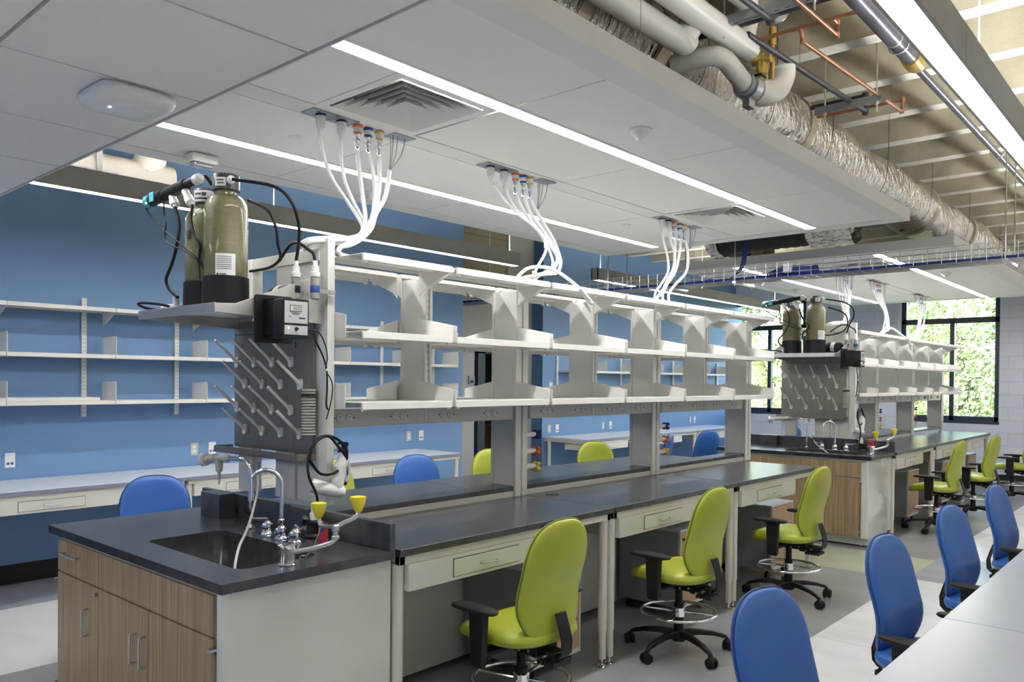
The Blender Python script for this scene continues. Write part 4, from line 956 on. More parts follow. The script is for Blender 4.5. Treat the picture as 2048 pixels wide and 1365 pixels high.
hose('black_hose', [(-3.08, 2.10, 1.26), (-3.09, 2.157, 1.198), (-3.09, 2.212, 1.184), (-3.09, 2.265, 1.20), (-3.08, 2.305, 1.25), (-3.08, 2.26, 1.31), (-3.08, 2.197, 1.365), (-3.08, 2.12, 1.33), (-3.08, 2.10, 1.26)], .0065, 'black_rubber', 'closed black hose loop tied to the spray gun')
t = I(T('water_tap', 'small black-based pure water tap beside the {i} end post', 'tap', (-3.05, 2.12, .914)))
O('base', MB().lathe((-3.04, 2.095, .914), [(.04, 0), (.042, .01), (.03, .02), (.028, .06), (.034, .065), (.034, .075), (.018, .08)], 22), 'black_plastic', t)
O('nozzle', MB().lathe((-3.04, 2.095, .994), [(.016, 0), (.017, .03), (.012, .034), (.010, .06)], 16), 'white_plastic', t)
RK[0] = False
# main faucet
t = I(T('sink_faucet', 'chrome gooseneck faucet with black-tipped lever handles at the {i} sink', 'faucet', (-3.12, 1.98, .914)))
bell = [(.030, 0), (.031, .006), (.026, .012), (.030, .026), (.026, .046), (.014, .056), (.012, .06)]
O('spout_base', MB().lathe((-3.117, 1.98, .914), bell+[(.015, .065), (.015, .085), (.011, .09)], 24), 'chrome', t)
arc = [(-3.117, 1.98, .99), (-3.118, 1.98, 1.09), (-3.12, 1.98, 1.16)]+[(-3.12-.012*math.sin(R(a)), 1.93+.05*math.cos(R(a)), 1.165+.05*math.sin(R(a))) for a in range(20, 161, 20)]
arc = [(-3.117, 1.98, .99), (-3.117, 1.98, 1.15), (-3.122, 1.975, 1.185), (-3.14, 1.955, 1.213), (-3.168, 1.925, 1.222), (-3.195, 1.90, 1.208), (-3.21, 1.885, 1.175), (-3.21, 1.883, 1.12)]
O('gooseneck', MB().tube(arc, .0095, 14, smooth=6), 'chrome', t, ang=60)
O('aerator', MB().cyl((-3.21, 1.883, 1.085), (-3.21, 1.883, 1.122), .0125, n=14), 'chrome', t)
for hx, hy, pts in ((-3.262, 2.0, [(-3.262, 2.0, .985), (-3.295, 1.985, .982), (-3.335, 1.965, .982), (-3.352, 1.955, 1.005), (-3.365, 1.95, 1.025)]), (-3.0, 1.974, [(-3.0, 1.974, .990), (-2.96, 1.965, .985), (-2.915, 1.95, .992), (-2.882, 1.94, 1.02), (-2.865, 1.935, 1.045)])):
    q = O('handle_base', MB().lathe((hx, hy, .914), bell+[(.006, .062), (.006, .074)], 24), 'chrome', t)
    O('lever', MB().tube(pts, [.005, .007], 10, smooth=4), 'chrome', q)
    a, b = Vector(pts[-2]), Vector(pts[-1]); O('lever_grip', MB().tube([a.lerp(Vector(pts[-3]), .5), a, b], [.006, .011, .014], 12), 'black_rubber', q, label='black rubber tip')
O('deck_plate', MB().prism(rrect(-3.30, -2.96, 1.955, 2.015, .025, 4), 'z', .914, .917), 'chrome', t)
# pure water gooseneck with plastic valve
t = I(T('water_faucet', 'tall chrome spout ending in a beige plastic valve over the {i} counter', 'faucet', (-3.44, 2.02, .914)))
O('base', MB().lathe((-3.44, 2.02, .914), [(.026, 0), (.028, .006), (.014, .014), (.012, .02)], 20), 'chrome', t)
O('spout', MB().tube([(-3.44, 2.02, .92), (-3.438, 2.016, 1.10), (-3.436, 2.014, 1.18), (-3.447, 2.012, 1.215), (-3.475, 2.01, 1.234), (-3.52, 2.006, 1.24), (-3.615, 2.0, 1.238)], .0095, 14, smooth=6), 'chrome', t, ang=60)
O('valve_body', MB().tube([(-3.61, 2.0, 1.238), (-3.635, 2.0, 1.237), (-3.636, 2.0, 1.237), (-3.68, 2.0, 1.235), (-3.681, 2.0, 1.235), (-3.735, 2.0, 1.231), (-3.736, 2.0, 1.231), (-3.80, 2.0, 1.224)], [.014, .014, .020, .020, .016, .018, .022, .020], 16), 'grey_plastic', t)
O('valve_wheel', MB().tube([(-3.80, 2.0, 1.224), (-3.835, 2.0, 1.218), (-3.84, 2.0, 1.217), (-3.865, 2.0, 1.214)], [.010, .012, .034, .036], 10), 'white_plastic', t)
O('nozzle', MB().tube([(-3.708, 2.0, 1.232), (-3.708, 2.0, 1.20), (-3.708, 2.0, 1.165), (-3.708, 2.0, 1.162), (-3.708, 2.0, 1.10)], [.018, .019, .016, .009, .005], 14), 'grey_plastic', t)
# drain tube from the rack trough into the sink
hose('clear_tube', [(-3.64, 2.18, 1.205), (-3.60, 2.15, 1.17), (-3.48, 2.08, 1.10), (-3.38, 2.0, 1.03), (-3.30, 1.93, .97), (-3.22, 1.86, .935), (-3.13, 1.78, .90), (-3.02, 1.70, .84), (-2.96, 1.68, .77)], .0062, 'tube_clear', 'translucent drain tube running from the rack trough into the sink', 10)
# eye wash
t = I(T('eyewash', 'chrome swing-arm eyewash with two yellow cups at the {i} sink', 'eyewash', (-2.665, 1.72, .914)))
O('pivot_base', MB().lathe((-2.665, 1.718, .914), [(.034, 0), (.036, .004), (.030, .010), (.030, .055), (.035, .062), (.036, .078), (.030, .082), (0, .083)], 28), 'chrome', t)
O('swing_arm', MB().tube([(-2.645, 1.725, .962), (-2.60, 1.77, .975), (-2.565, 1.825, .99), (-2.552, 1.85, 1.0), (-2.55, 1.86, 1.015), (-2.552, 1.86, 1.05)], .0095, 14, smooth=5), 'steel', t, ang=60)
O('tee_joint', MB().lathe((-2.552, 1.86, 1.005), [(.012, 0), (.016, .004), (.016, .014), (.011, .018), (.011, .032), (.016, .036), (.016, .056), (.012, .060)], 16), 'steel', t)
O('branch_pipe', MB().tube([(-2.552, 1.86, 1.055), (-2.615, 1.86, 1.050), (-2.652, 1.86, 1.052), (-2.662, 1.86, 1.075)], .009, 12, smooth=5), 'steel', t)
O('branch_pipe', MB().tube([(-2.552, 1.86, 1.055), (-2.535, 1.89, 1.072), (-2.512, 1.925, 1.09), (-2.508, 1.935, 1.108)], .009, 12, smooth=5), 'steel', t)
for p in ((-2.662, 1.86, 1.075), (-2.508, 1.935, 1.108)):
    q = O('spray_cup', MB().lathe(p, [(.009, 0), (.016, .008), (.026, .035), (.030, .056), (.030, .062), (.020, .064)], 22), 'yellow_plastic', t, label='yellow cup')
    O('cup_tab', MB().lathe((p[0]-.026, p[1]-.01, p[2]+.052), [(.004, -.008), (.010, -.004), (.010, .006), (.004, .01)], 10), 'yellow_plastic', q)
t = I(T('inspection_tag', 'red and blue paper tag tied to the {i} eyewash arm', 'tag', (-2.74, 1.93, 1.0)))
mb = MB(); mb.cur = 0; mb.box(-2.765, -2.70, 1.93, 1.9315, .955, 1.045); mb.cur = 1; mb.lathe((-2.74, 1.9295, 1.01), [(0, 0), (.013, 0), (.013, .001)], 16, (0, -1, 0)); mb.box(-2.755, -2.715, 1.929, 1.9298, .968, .974)
O('card', mb, ['red_tag', 'ink_blue'], t)
O('string', MB().tube([(-2.73, 1.93, 1.045), (-2.70, 1.90, 1.055), (-2.66, 1.87, 1.06)], .0012, 5), 'tube_white', t)
hose('bead_chain', [(-2.655, 1.865, 1.045), (-2.665, 1.85, .99), (-2.70, 1.84, .93), (-2.74, 1.83, .918), (-2.70, 1.80, .918), (-2.65, 1.79, .930), (-2.635, 1.80, .96)], .002, 'steel', 'thin pull cord hanging from the eyewash arm to the counter', 5, 'cord')

RK[0] = False
# ceiling cable and hose drops over the island
def connector(x, y, kind, label):
    z = ZC-.005
    if kind == 'plug':
        t = I(T('power_plug', label, 'plug', (x, y, z), 'ceiling plugs of the {i} island'))
        O('socket', MB().lathe((x, y, z-.010), [(.024, 0), (.026, .010)], 20), 'black_plastic', t)
        O('plug_body', MB().lathe((x, y, z-.100), [(.009, -.01), (.011, .0), (.012, .020), (.022, .040), (.024, .09)], 20), 'white_plastic', t)
        O('cover', MB().box(x-.05, x+.05, y-.075, y+.075, z-.002, z+.003), 'strut', t)
    else:
        c = {'air': ('orange_knob', 'orange'), 'vac': ('ink_blue', 'dark blue'), 'gas': ('gold_knob', 'yellow')}[kind]
        t = I(T('gas_coupling', label, 'hose coupling', (x, y, z), None))
        O('coupling', MB().lathe((x, y, z-.13), [(.010, 0), (.011, .04), (.014, .045), (.014, .06), (.011, .065), (.018, .085), (.018, .13)], 16), 'chrome', t)
        mb = MB(); mb.lathe((x, y, z-.012), [(.024, 0), (.026, .010)], 20); mb.lathe((x, y, z-.045), [(.019, 0), (.021, .012)], 20)
        O('colour_ring', mb, c[0], t); O('white_band', MB().lathe((x, y, z-.034), [(.021, 0), (.022, .022)], 20), 'white_plastic', t)
DROPS = {'first': [2.242, 2.362, 2.460, 2.527, 2.597], 'second': [3.432, 3.548, 3.652, 3.726, 3.790], 'third': [5.369, 5.469, 5.552, 5.640, 5.717]}
for nm, ys in DROPS.items():
    for y, kd, cc in zip(ys, ('plug', 'plug', 'air', 'vac', 'gas'), ('first white', 'second white', 'orange-ringed', 'blue-ringed', 'yellow-ringed')):
        connector(-3.215, y, kd, '%s ceiling %s at the %s cable drop, {i} island' % (cc, 'plug' if kd == 'plug' else 'hose coupling', nm))
    t = I(T('connector_plate', 'grey recessed plate with thin steel cables at the %s drop, {i} island' % nm, 'cover plate', (-3.2, ys[-1]+.1, ZC)))
    O('plate', MB().box(-3.25, -3.16, ys[-1]+.06, ys[-1]+.20, ZC-.006, ZC-.002), 'strut', t)
    for k, dy in enumerate((.062, .078, .11, .16)): O('safety_cable', MB().tube([(-3.20, ys[-1]+dy, ZC-.006), (-3.2, ys[-1]+dy*.7+.02, ZC-.10), (-3.2+.004*k, ys[-1]+.055, ZC-.19)], .0025, 6, smooth=3), 'strut', t)
X0 = -3.215
g1 = [[(X0, 2.242, 2.80), (-3.217, 2.263, 2.70), (-3.213, 2.311, 2.60), (-3.21, 2.383, 2.52), (-3.207, 2.457, 2.44), (-3.203, 2.486, 2.391), (-3.2, 2.462, 2.35)],
      [(X0, 2.362, 2.80), (-3.2, 2.353, 2.70), (-3.2, 2.375, 2.60), (-3.2, 2.421, 2.516), (-3.2, 2.473, 2.446), (-3.2, 2.508, 2.40), (-3.2, 2.47, 2.345)],
      [(X0, 2.460, 2.77), (-3.2, 2.465, 2.647), (-3.2, 2.485, 2.528), (-3.19, 2.492, 2.429), (-3.19, 2.46, 2.345)],
      [(X0, 2.527, 2.77), (-3.2, 2.543, 2.689), (-3.2, 2.56, 2.592), (-3.19, 2.545, 2.488), (-3.18, 2.514, 2.413), (-3.18, 2.46, 2.35)],
      [(X0, 2.597, 2.77), (-3.2, 2.590, 2.697), (-3.2, 2.586, 2.594), (-3.2, 2.565, 2.489), (-3.21, 2.524, 2.409), (-3.21, 2.47, 2.342)],
      [(-3.2, 2.655, 2.71), (-3.2, 2.644, 2.633), (-3.2, 2.619, 2.551), (-3.2, 2.568, 2.471), (-3.17, 2.514, 2.385), (-3.17, 2.453, 2.325)]]
ends1 = [[(-3.2, 2.38, 2.322), (-3.21, 2.30, 2.312), (-3.24, 2.20, 2.285), (-3.30, 2.19, 2.26)], [(-3.18, 2.39, 2.318), (-3.17, 2.30, 2.296), (-3.22, 2.20, 2.278), (-3.28, 2.2, 2.25)], [(-3.17, 2.38, 2.30), (-3.16, 2.33, 2.27), (-3.16, 2.30, 2.235)],
         [(-3.20, 2.40, 2.325), (-3.25, 2.31, 2.318), (-3.28, 2.22, 2.30), (-3.33, 2.2, 2.27)], [(-3.22, 2.40, 2.31), (-3.24, 2.32, 2.285), (-3.28, 2.33, 2.25), (-3.3, 2.4, 2.232)], [(-3.16, 2.38, 2.285), (-3.15, 2.31, 2.262), (-3.16, 2.32, 2.232), (-3.2, 2.45, 2.23)]]
for k, (a, b) in enumerate(zip(g1, ends1)):
    hose('white_hose' if k > 1 else 'white_cable', a+b, .011 if k > 1 else .009, 'tube_white', '%s white %s of the first ceiling drop, gathered beside the end post' % (ORDB[k], 'hose' if k > 1 else 'cable'), 10)
g2 = [[(-3.2, 3.441, 2.79), (-3.2, 3.512, 2.733), (-3.2, 3.589, 2.685), (-3.2, 3.682, 2.64), (-3.2, 3.801, 2.60), (-3.2, 3.901, 2.54), (-3.2, 3.978, 2.455), (-3.2, 4.005, 2.378), (-3.2, 3.93, 2.322), (-3.2, 3.79, 2.285), (-3.2, 3.68, 2.235)],
      [(-3.2, 3.551, 2.79), (-3.2, 3.575, 2.74), (-3.2, 3.635, 2.68), (-3.2, 3.753, 2.62), (-3.2, 3.876, 2.56), (-3.2, 3.937, 2.49), (-3.19, 3.902, 2.42), (-3.19, 3.83, 2.33), (-3.19, 3.80, 2.235)],
      [(-3.2, 3.655, 2.77), (-3.2, 3.685, 2.708), (-3.2, 3.777, 2.631), (-3.2, 3.916, 2.542), (-3.19, 4.04, 2.431), (-3.19, 3.99, 2.34), (-3.18, 3.855, 2.30), (-3.17, 3.711, 2.26), (-3.16, 3.64, 2.232)],
      [(-3.2, 3.730, 2.77), (-3.2, 3.745, 2.72), (-3.2, 3.79, 2.665), (-3.2, 3.9, 2.588), (-3.2, 4.019, 2.493), (-3.2, 4.066, 2.434), (-3.21, 4.005, 2.353), (-3.22, 3.88, 2.29), (-3.22, 3.8, 2.232)],
      [(-3.2, 3.790, 2.77), (-3.2, 3.815, 2.72), (-3.2, 3.899, 2.64), (-3.2, 4.002, 2.55), (-3.2, 4.065, 2.465), (-3.2, 4.09, 2.40), (-3.18, 4.03, 2.33), (-3.16, 3.9, 2.305), (-3.15, 3.72, 2.27), (-3.14, 3.58, 2.235)],
      [(-3.15, 3.584, 2.235), (-3.122, 3.666, 2.31), (-3.094, 3.799, 2.33), (-3.06, 3.888, 2.306), (-3.0, 3.955, 2.245), (-2.95, 3.985, 2.19), (-2.93, 4.03, 2.13), (-2.925, 4.06, 2.12), (-2.925, 3.98, 2.17), (-2.925, 3.93, 2.20)]]
for k, a in enumerate(g2):
    hose('white_hose' if k > 1 else 'white_cable', a, .011 if k > 1 else .009, 'tube_white', '%s white %s of the second ceiling drop%s' % (ORDB[k], 'hose' if k > 1 else 'cable', ', looped over the shelf edge' if k == 5 else ' resting on the top shelf'), 10)
t = I(T('cable_label', 'white paper tag hanging from the second bundle of hoses, {i} island', 'tag', (-3.18, 3.9, 2.4)))
O('card', MB().box(-3.165, -3.160, 3.76, 3.80, 2.235, 2.31), 'label_white', t); O('upper_card', MB().box(-3.175, -3.170, 3.885, 3.915, 2.47, 2.56), 'label_white', t)
t = I(T('hose_end', 'steel hose coupling dangling from the looped hose at the top shelf, {i} island', 'hose coupling', (-2.93, 4.0, 2.1)))
O('coupling', MB().tube([(-2.93, 3.99, 2.12), (-2.92, 4.01, 2.09), (-2.915, 4.03, 2.06)], [.012, .010, .005], 10), 'steel', t)
g3 = [[(-3.2, 5.369, 2.80), (-3.2, 5.365, 2.727), (-3.2, 5.427, 2.62), (-3.2, 5.452, 2.506), (-3.2, 5.364, 2.4), (-3.2, 5.27, 2.32), (-3.2, 5.24, 2.235)],
      [(-3.2, 5.469, 2.80), (-3.2, 5.485, 2.724), (-3.2, 5.549, 2.635), (-3.2, 5.513, 2.513), (-3.19, 5.401, 2.404), (-3.18, 5.30, 2.30), (-3.18, 5.20, 2.24)],
      [(-3.2, 5.552, 2.77), (-3.2, 5.545, 2.633), (-3.19, 5.513, 2.513), (-3.18, 5.401, 2.392), (-3.17, 5.315, 2.292), (-3.17, 5.35, 2.235)],
      [(-3.2, 5.64, 2.77), (-3.2, 5.615, 2.642), (-3.2, 5.551, 2.497), (-3.21, 5.439, 2.388), (-3.22, 5.344, 2.30), (-3.22, 5.27, 2.235)],
      [(-3.2, 5.717, 2.77), (-3.2, 5.755, 2.64), (-3.2, 5.725, 2.516), (-3.2, 5.554, 2.399), (-3.19, 5.441, 2.31), (-3.19, 5.46, 2.235)]]
for k, a in enumerate(g3):
    hose('white_hose' if k > 1 else 'white_cable', a, .011 if k > 1 else .009, 'tube_white', '%s white %s of the third ceiling drop, ending on the top shelf' % (ORDB[k], 'hose' if k > 1 else 'cable'), 10)
# mobile pedestals under the benches
def caster(parent, x, y, r=.028, m='black_rubber'):
    mb = MB(); mb.cyl((x-.012, y, r), (x-.003, y, r), r, n=18); mb.cyl((x+.003, y, r), (x+.012, y, r), r, n=18)
    mb.box(x-.004, x+.004, y-.012, y+.02, r, r*2.2)
    return O('caster', mb, m, parent)
def pedestal(k, side):
    s = 1 if side == 'aisle' else -1
    y1 = YJ[k+1]-.09; y0 = y1-.44; xf = -2.72 if s > 0 else -4.05; xb = xf-s*.50
    t = I(T('mobile_pedestal', 'wood-fronted rolling drawer pedestal under the %s bench section, %s side of the {i} island' % (ORD[k], 'aisle' if s > 0 else 'blue wall'), 'drawer pedestal', ((xf+xb)/2, (y0+y1)/2, 0)))
    O('body', MB().box(xf-s*.02, xb, y0, y1, .075, .60), 'grey_box', t, bev=.003)
    O('top', MB().box(xf, xb, y0-.004, y1+.004, .60, .615), 'desk_grey', t, bev=.002)
    O('plinth', MB().box(xf-s*.018, xf, y0, y1, .075, .10), 'white_steel', t)
    for a, b in ((.103, .265), (.269, .43), (.434, .596)):
        O('drawer', MB().box(xf-s*.018, xf, y0+.012, y1-.012, a, b), 'warm_wood', t, bev=.001)
    O('edge_trim', MB().box(xf-s*.018, xf-s*.001, y0, y0+.011, .10, .60), 'white_steel', t); O('edge_trim', MB().box(xf-s*.018, xf-s*.001, y1-.011, y1, .10, .60), 'white_steel', t)
    for a in (xf-s*.06, xb+s*.06):
        for b in (y0+.05, y1-.05): caster(t, a, b)
for k in range(3): pedestal(k, 'aisle')
for k in (0, 1): pedestal(k, 'wall')

# far island: a copy of everything above
bpy.context.view_layer.update(); index_kids()
for o in list(ISL):
    c = copy_tree(o); c.location = o.location+Vector((.22 if o in RACK else .06, 6.75, 0))
    for p_, i_ in ((o, 'near'), (c, 'far')):
        p_['label'] = p_['label'].replace('{i}', i_)
        if 'group' in p_.keys(): p_['group'] = p_['group'].replace('{i}', i_)

# ------------------------------------------------------------------ swivel chairs
def sup(w_, h_, n_=40, p=2.6, taper=0, top=0):
    out = []
    for k in range(n_):
        a = 2*math.pi*k/n_; c, s = math.cos(a), math.sin(a)
        x = abs(c)**(2/p)*(1 if c > 0 else -1); z = abs(s)**(2/p)*(1 if s > 0 else -1)
        out.append((x*w_*(1-taper*z), z*h_))
    return out
def half_pad(outline, T_, P, flip=False, base=0, rings=(1, .985, .96, .9, .8, .6, .35, .12), p=3):
    # outline in (a, b); P(a, b, depth) -> point
    mb = MB(); vs = []; n_ = len(outline)
    vs += [P(a*.97, b*.97, base-.002) for a, b in outline]
    for s in rings:
        d = base+T_*(1-s**p)**(1/p) if s < 1 else base+.0
        vs += [P(a*s, b*s, d) for a, b in outline]
    m_ = len(rings)+1
    fs = [(i*n_+k, i*n_+(k+1) % n_, (i+1)*n_+(k+1) % n_, (i+1)*n_+k) for i in range(m_-1) for k in range(n_)]
    fs.append(tuple((m_-1)*n_+k for k in range(n_)))
    if flip: fs = [f[::-1] for f in fs]
    return mb.add(vs, fs)
def make_chair(kind, dz=0.0, ring=True):
    t = T('office_stool', '', 'chair', (0, 0, 0))
    v = kind+'_vinyl'; sz = .50+dz
    # seat (front = +x)
    ol = sup(.245, .245, 40, 3.0)
    def Pst(a, b, d): return (a+.02, b, sz-.012+d*1.0-.05*max(0, (a-.06)/.2)**2+.012*math.cos(b*7)*0-.012*max(0, 1-(b/.16)**2)*max(0, 1-(a/.2)**2)*(1 if d > .01 else 0))
    def Psb(a, b, d): return (a+.02, b, sz-.012-d-.05*max(0, (a-.06)/.2)**2)
    O('seat', half_pad(ol, .055, Pst), v, t, ang=75)
    O('seat_underside', half_pad(ol, .045, Psb, flip=True), v, t, ang=75)
    # back: curved profile
    ob = [(a*(1.0-.06*math.exp(-((b+.02)/.13)**2)*1.0), b) for a, b in sup(.212, .275, 44, 2.7, .02)]
    zc = sz+.245
    def prof(b): return -.225-.075*b+.040*math.exp(-((b+.09)/.14)**2)-.04*max(0, b-.1)
    def Pf(a, b, d): return (prof(b)+d-1.1*a*a*0+.45*a*a, a, zc+b)
    def Pb(a, b, d): return (prof(b)-d+.45*a*a, a, zc+b)
    O('backrest', half_pad(ob, .040, Pf, flip=False), v, t, ang=75)
    O('back_shell', half_pad(ob, .036, Pb, flip=True), v, t, ang=75)
    sm = MB(); sm.tube([Pf(a*1.002, b*1.002, 0) for a, b in ob]+[Pf(ob[0][0]*1.002, ob[0][1]*1.002, 0)], .0042, 6, cap=False)
    O('seam_piping', sm, 'seam_'+kind, t)
    # mechanism under the seat
    mb = MB(); mb.box(-.16, .08, -.07, .07, sz-.105, sz-.058); mb.box(-.24, -.10, -.045, .045, sz-.12, sz-.075)
    for k in range(5): mb.box(-.25+.022*k, -.238+.022*k, -.06, .06, sz-.135, sz-.11)
    O('tilt_mechanism', mb, 'black_plastic', t, bev=.004)
    mb = MB()
    for x, z in ((-.20, -.09), (-.16, -.105), (-.11, -.085), (-.05, -.095)): mb.cyl((x, -.073, sz+z), (x, .073, sz+z), .007, n=10)
    O('bolt', mb, 'steel', t)
    vs = []; pts = [(-.20, sz-.10), (-.25, sz-.10), (-.275, sz-.075), (-.280, sz-.02), (-.262, sz+.04), (-.240, sz+.10)]
    for i, (x, z) in enumerate(pts): vs += [(x, -.036, z), (x, .036, z), (x+.007, .036, z+.003), (x+.007, -.036, z+.003)]
    fs = [(i*4+k, i*4+(k+1) % 4, i*4+4+(k+1) % 4, i*4+4+k) for i in range(5) for k in range(4)]+[(0, 3, 2, 1), (20, 21, 22, 23)]
    O('back_bar', MB().add(vs, fs), 'black_plastic', t, bev=.002)
    # arms
    for s in (-1, 1):
        y = s*.285
        mb = MB(); vs = []
        for (z, a, b) in ((sz-.13, .034, .012), (sz-.115, .038, .016), (sz-.02, .042, .018), (sz+.10, .046, .020), (sz+.115, .046, .020)):
            vs += [(.0+a-.01, y-b, z), (.0+a-.01, y+b, z), (.0-a-.01, y+b, z), (.0-a-.01, y-b, z)]
        fs = [(i*4+k, i*4+(k+1) % 4, i*4+4+(k+1) % 4, i*4+4+k) for i in range(4) for k in range(4)]+[(0, 3, 2, 1), (16, 17, 18, 19)]
        mb.add(vs, fs); mb.box(-.04, .03, min(y, y-s*.19), max(y, y-s*.19), sz-.085, sz-.062); mb.box(-.03, .02, y-s*.05-.012, y-s*.05+.012, sz-.12, sz-.06)
        q = O('armrest', mb, 'black_plastic', t, bev=.006)
        ol2 = [(a+.015, b) for a, b in sup(.135, .044, 28, 3.2)]
        def Pa(a, b, d): return (a, y+b*(1+.12*(a/.13)), sz+.125+d-.10*max(0, a-.06)**1.5)
        mb = half_pad(ol2, .016, Pa, rings=(1, .97, .9, .7, .3)); m2 = half_pad(ol2, .014, lambda a, b, d: Pa(a, b, -d), flip=True, rings=(1, .95, .8, .3))
        mb.add(m2.v, m2.f)
        O('arm_pad', mb, 'black_rubber', q, ang=60)
    # column, ring
    mb = MB(); mb.cyl((0, 0, .09), (0, 0, .30+dz), .030, n=20); mb.cyl((0, 0, .29+dz), (0, 0, sz-.09), .022, n=16)
    O('column', mb, 'black_plastic', t)
    if ring:
        rz = .245+dz; rr = .225
        mb = MB(); mb.tube([(rr*math.cos(R(a)), rr*math.sin(R(a)), rz) for a in range(0, 361, 10)], .0095, 10, cap=False)
        O('foot_ring', mb, 'chrome', t, ang=70)
        mb = MB()
        for a in (20, 110, 200, 290): mb.cyl((.03*math.cos(R(a)), .03*math.sin(R(a)), rz), (rr*math.cos(R(a)), rr*math.sin(R(a)), rz), .007, n=8)
        mb.lathe((0, 0, rz-.03), [(.031, 0), (.038, .003), (.038, .055), (.034, .06)], 20)
        O('ring_spokes', mb, 'chrome', t)
    O('base_hub', MB().lathe((0, 0, .07), [(.04, 0), (.048, .01), (.046, .05), (.034, .065)], 20), 'black_plastic', t)
    for k in range(5):
        a = R(15+72*k); c, s = math.cos(a), math.sin(a)
        pr_ = [(.03, .115, .026, .036), (.12, .118, .023, .030), (.22, .105, .019, .024), (.29, .085, .016, .022), (.312, .066, .013, .026)]
        vs = []
        for (d, z, hw, hh) in pr_:
            for (u, w_) in ((-hw, -hh/2), (hw, -hh/2), (hw*.7, hh/2), (-hw*.7, hh/2)): vs.append((c*d-s*u, s*d+c*u, z+w_))
        fs = [(i*4+j, i*4+(j+1) % 4, i*4+4+(j+1) % 4, i*4+4+j) for i in range(4) for j in range(4)]+[(0, 3, 2, 1), (16, 17, 18, 19)]
        q = O('leg', MB().add(vs, fs), 'black_plastic', t, bev=.004)
        mb = MB(); x, y = c*.312, s*.312; ph = a+R(40+31*k)
        ux, uy = math.cos(ph), math.sin(ph)
        for o_ in (-.017, .017): mb.cyl((x+ux*(o_-.008), y+uy*(o_-.008), .030), (x+ux*(o_+.008), y+uy*(o_+.008), .030), .030, n=18)
        mb.cyl((x, y, .035), (x, y, .07), .008, n=8); mb.lathe((x, y, .045), [(.022, 0), (.026, .006), (.02, .018), (.01, .022)], 14)
        O('caster', mb, 'black_rubber', q)
    return t
PROTO = {}
def chair(kind, x, y, rz, label, dz=0.0, ring=True, group=None):
    key = (kind, dz, ring)
    if key not in PROTO:
        o = PROTO[key] = make_chair(kind, dz, ring); first = True
        bpy.context.view_layer.update(); index_kids()
    else: o = copy_tree(PROTO[key])
    o.location = (x, y, 0); o.rotation_euler = (0, 0, R(rz))
    o['label'] = label; o['category'] = 'chair'
    if group: o['group'] = group
    return o
chair('green', -2.40, 2.80, 177, 'lime green stool nearest the sink, on the aisle side of the near island')
chair('green', -2.41, 4.27, 177, 'lime green stool at the second aisle-side section of the near island')
chair('green', -2.40, 5.90, 177, 'lime green stool at the open end of the near island, before the far sink')
chair('green', -2.30, 9.75, 176, 'lime green stool nearest the far sink cabinet on the aisle')
chair('green', -2.22, 11.15, 174, 'lime green stool in the middle of the far island aisle side')
chair('green', -2.12, 13.05, 182, 'lime green stool nearest the far block wall, beside the window')
chair('blue', -4.70, 2.15, -20, 'blue stool just behind the near sink counter, by the blue wall side')
chair('green', -4.78, 3.55, -8, 'lime green stool half hidden by the near end post, blue wall side')
chair('blue', -4.62, 4.24, -18, 'blue stool behind the first bench section, right of the near end post')
chair('green', -4.60, 5.10, -22, 'lime green stool seen left of the second full-height post, blue wall side')
chair('green', -4.50, 6.48, -30, 'lime green stool seen between the second and third full-height posts')
chair('blue', -5.10, 8.30, 200, 'blue stool mostly hidden by the third full-height post, at the far wall desk')
chair('blue', -5.05, 9.35, 160, 'blue stool seen right of the third full-height post, at the far wall desk')
chair('green', -4.90, 10.70, 12, 'lime green stool between the near island end and the far drying rack')
chair('blue', -4.85, 11.55, 168, 'blue stool standing tallest left of the far drying rack, by the windows')
chair('green', -4.60, 12.15, 20, 'lime green stool seen under the far drying rack, left of its faucet')
chair('green', -4.60, 13.6, -10, 'small lime green stool seen under the far rack, right of its faucet')
chair('blue', -.92, 2.58, -12, 'blue chair closest to the camera at the white tables', -.10, False)
chair('blue', -.92, 3.93, -10, 'second blue chair along the white tables', -.10, False)
chair('blue', -.92, 5.17, -10, 'third blue chair along the white tables', -.10, False)
chair('blue', -.92, 6.47, -8, 'fourth blue chair along the white tables, furthest from the camera', -.10, False)

# ------------------------------------------------------------------ white tables on the right
TY = [.2, 1.77, 3.323, 4.80, 6.30, 7.80]
for k in range(5):
    y0, y1 = TY[k]+.0015, TY[k+1]-.0015
    if k == 0: continue
    t = T('white_table', '%s pale grey-white table in the row on the right, counted from the camera' % ORDB[k-1], 'table', (-.2, (y0+y1)/2, 0))
    O('tabletop', MB().box(-.755, .36, y0, y1, .722, .75), 'table_white', t, bev=.003)
    O('frame', MB().box(-.72, .32, y0+.04, y1-.04, .675, .722), 'leg_white', t, bev=.003)
    for x in (-.50, .26):
        for y in (y0+.07, y1-.07): leg(t, x, y, .70)

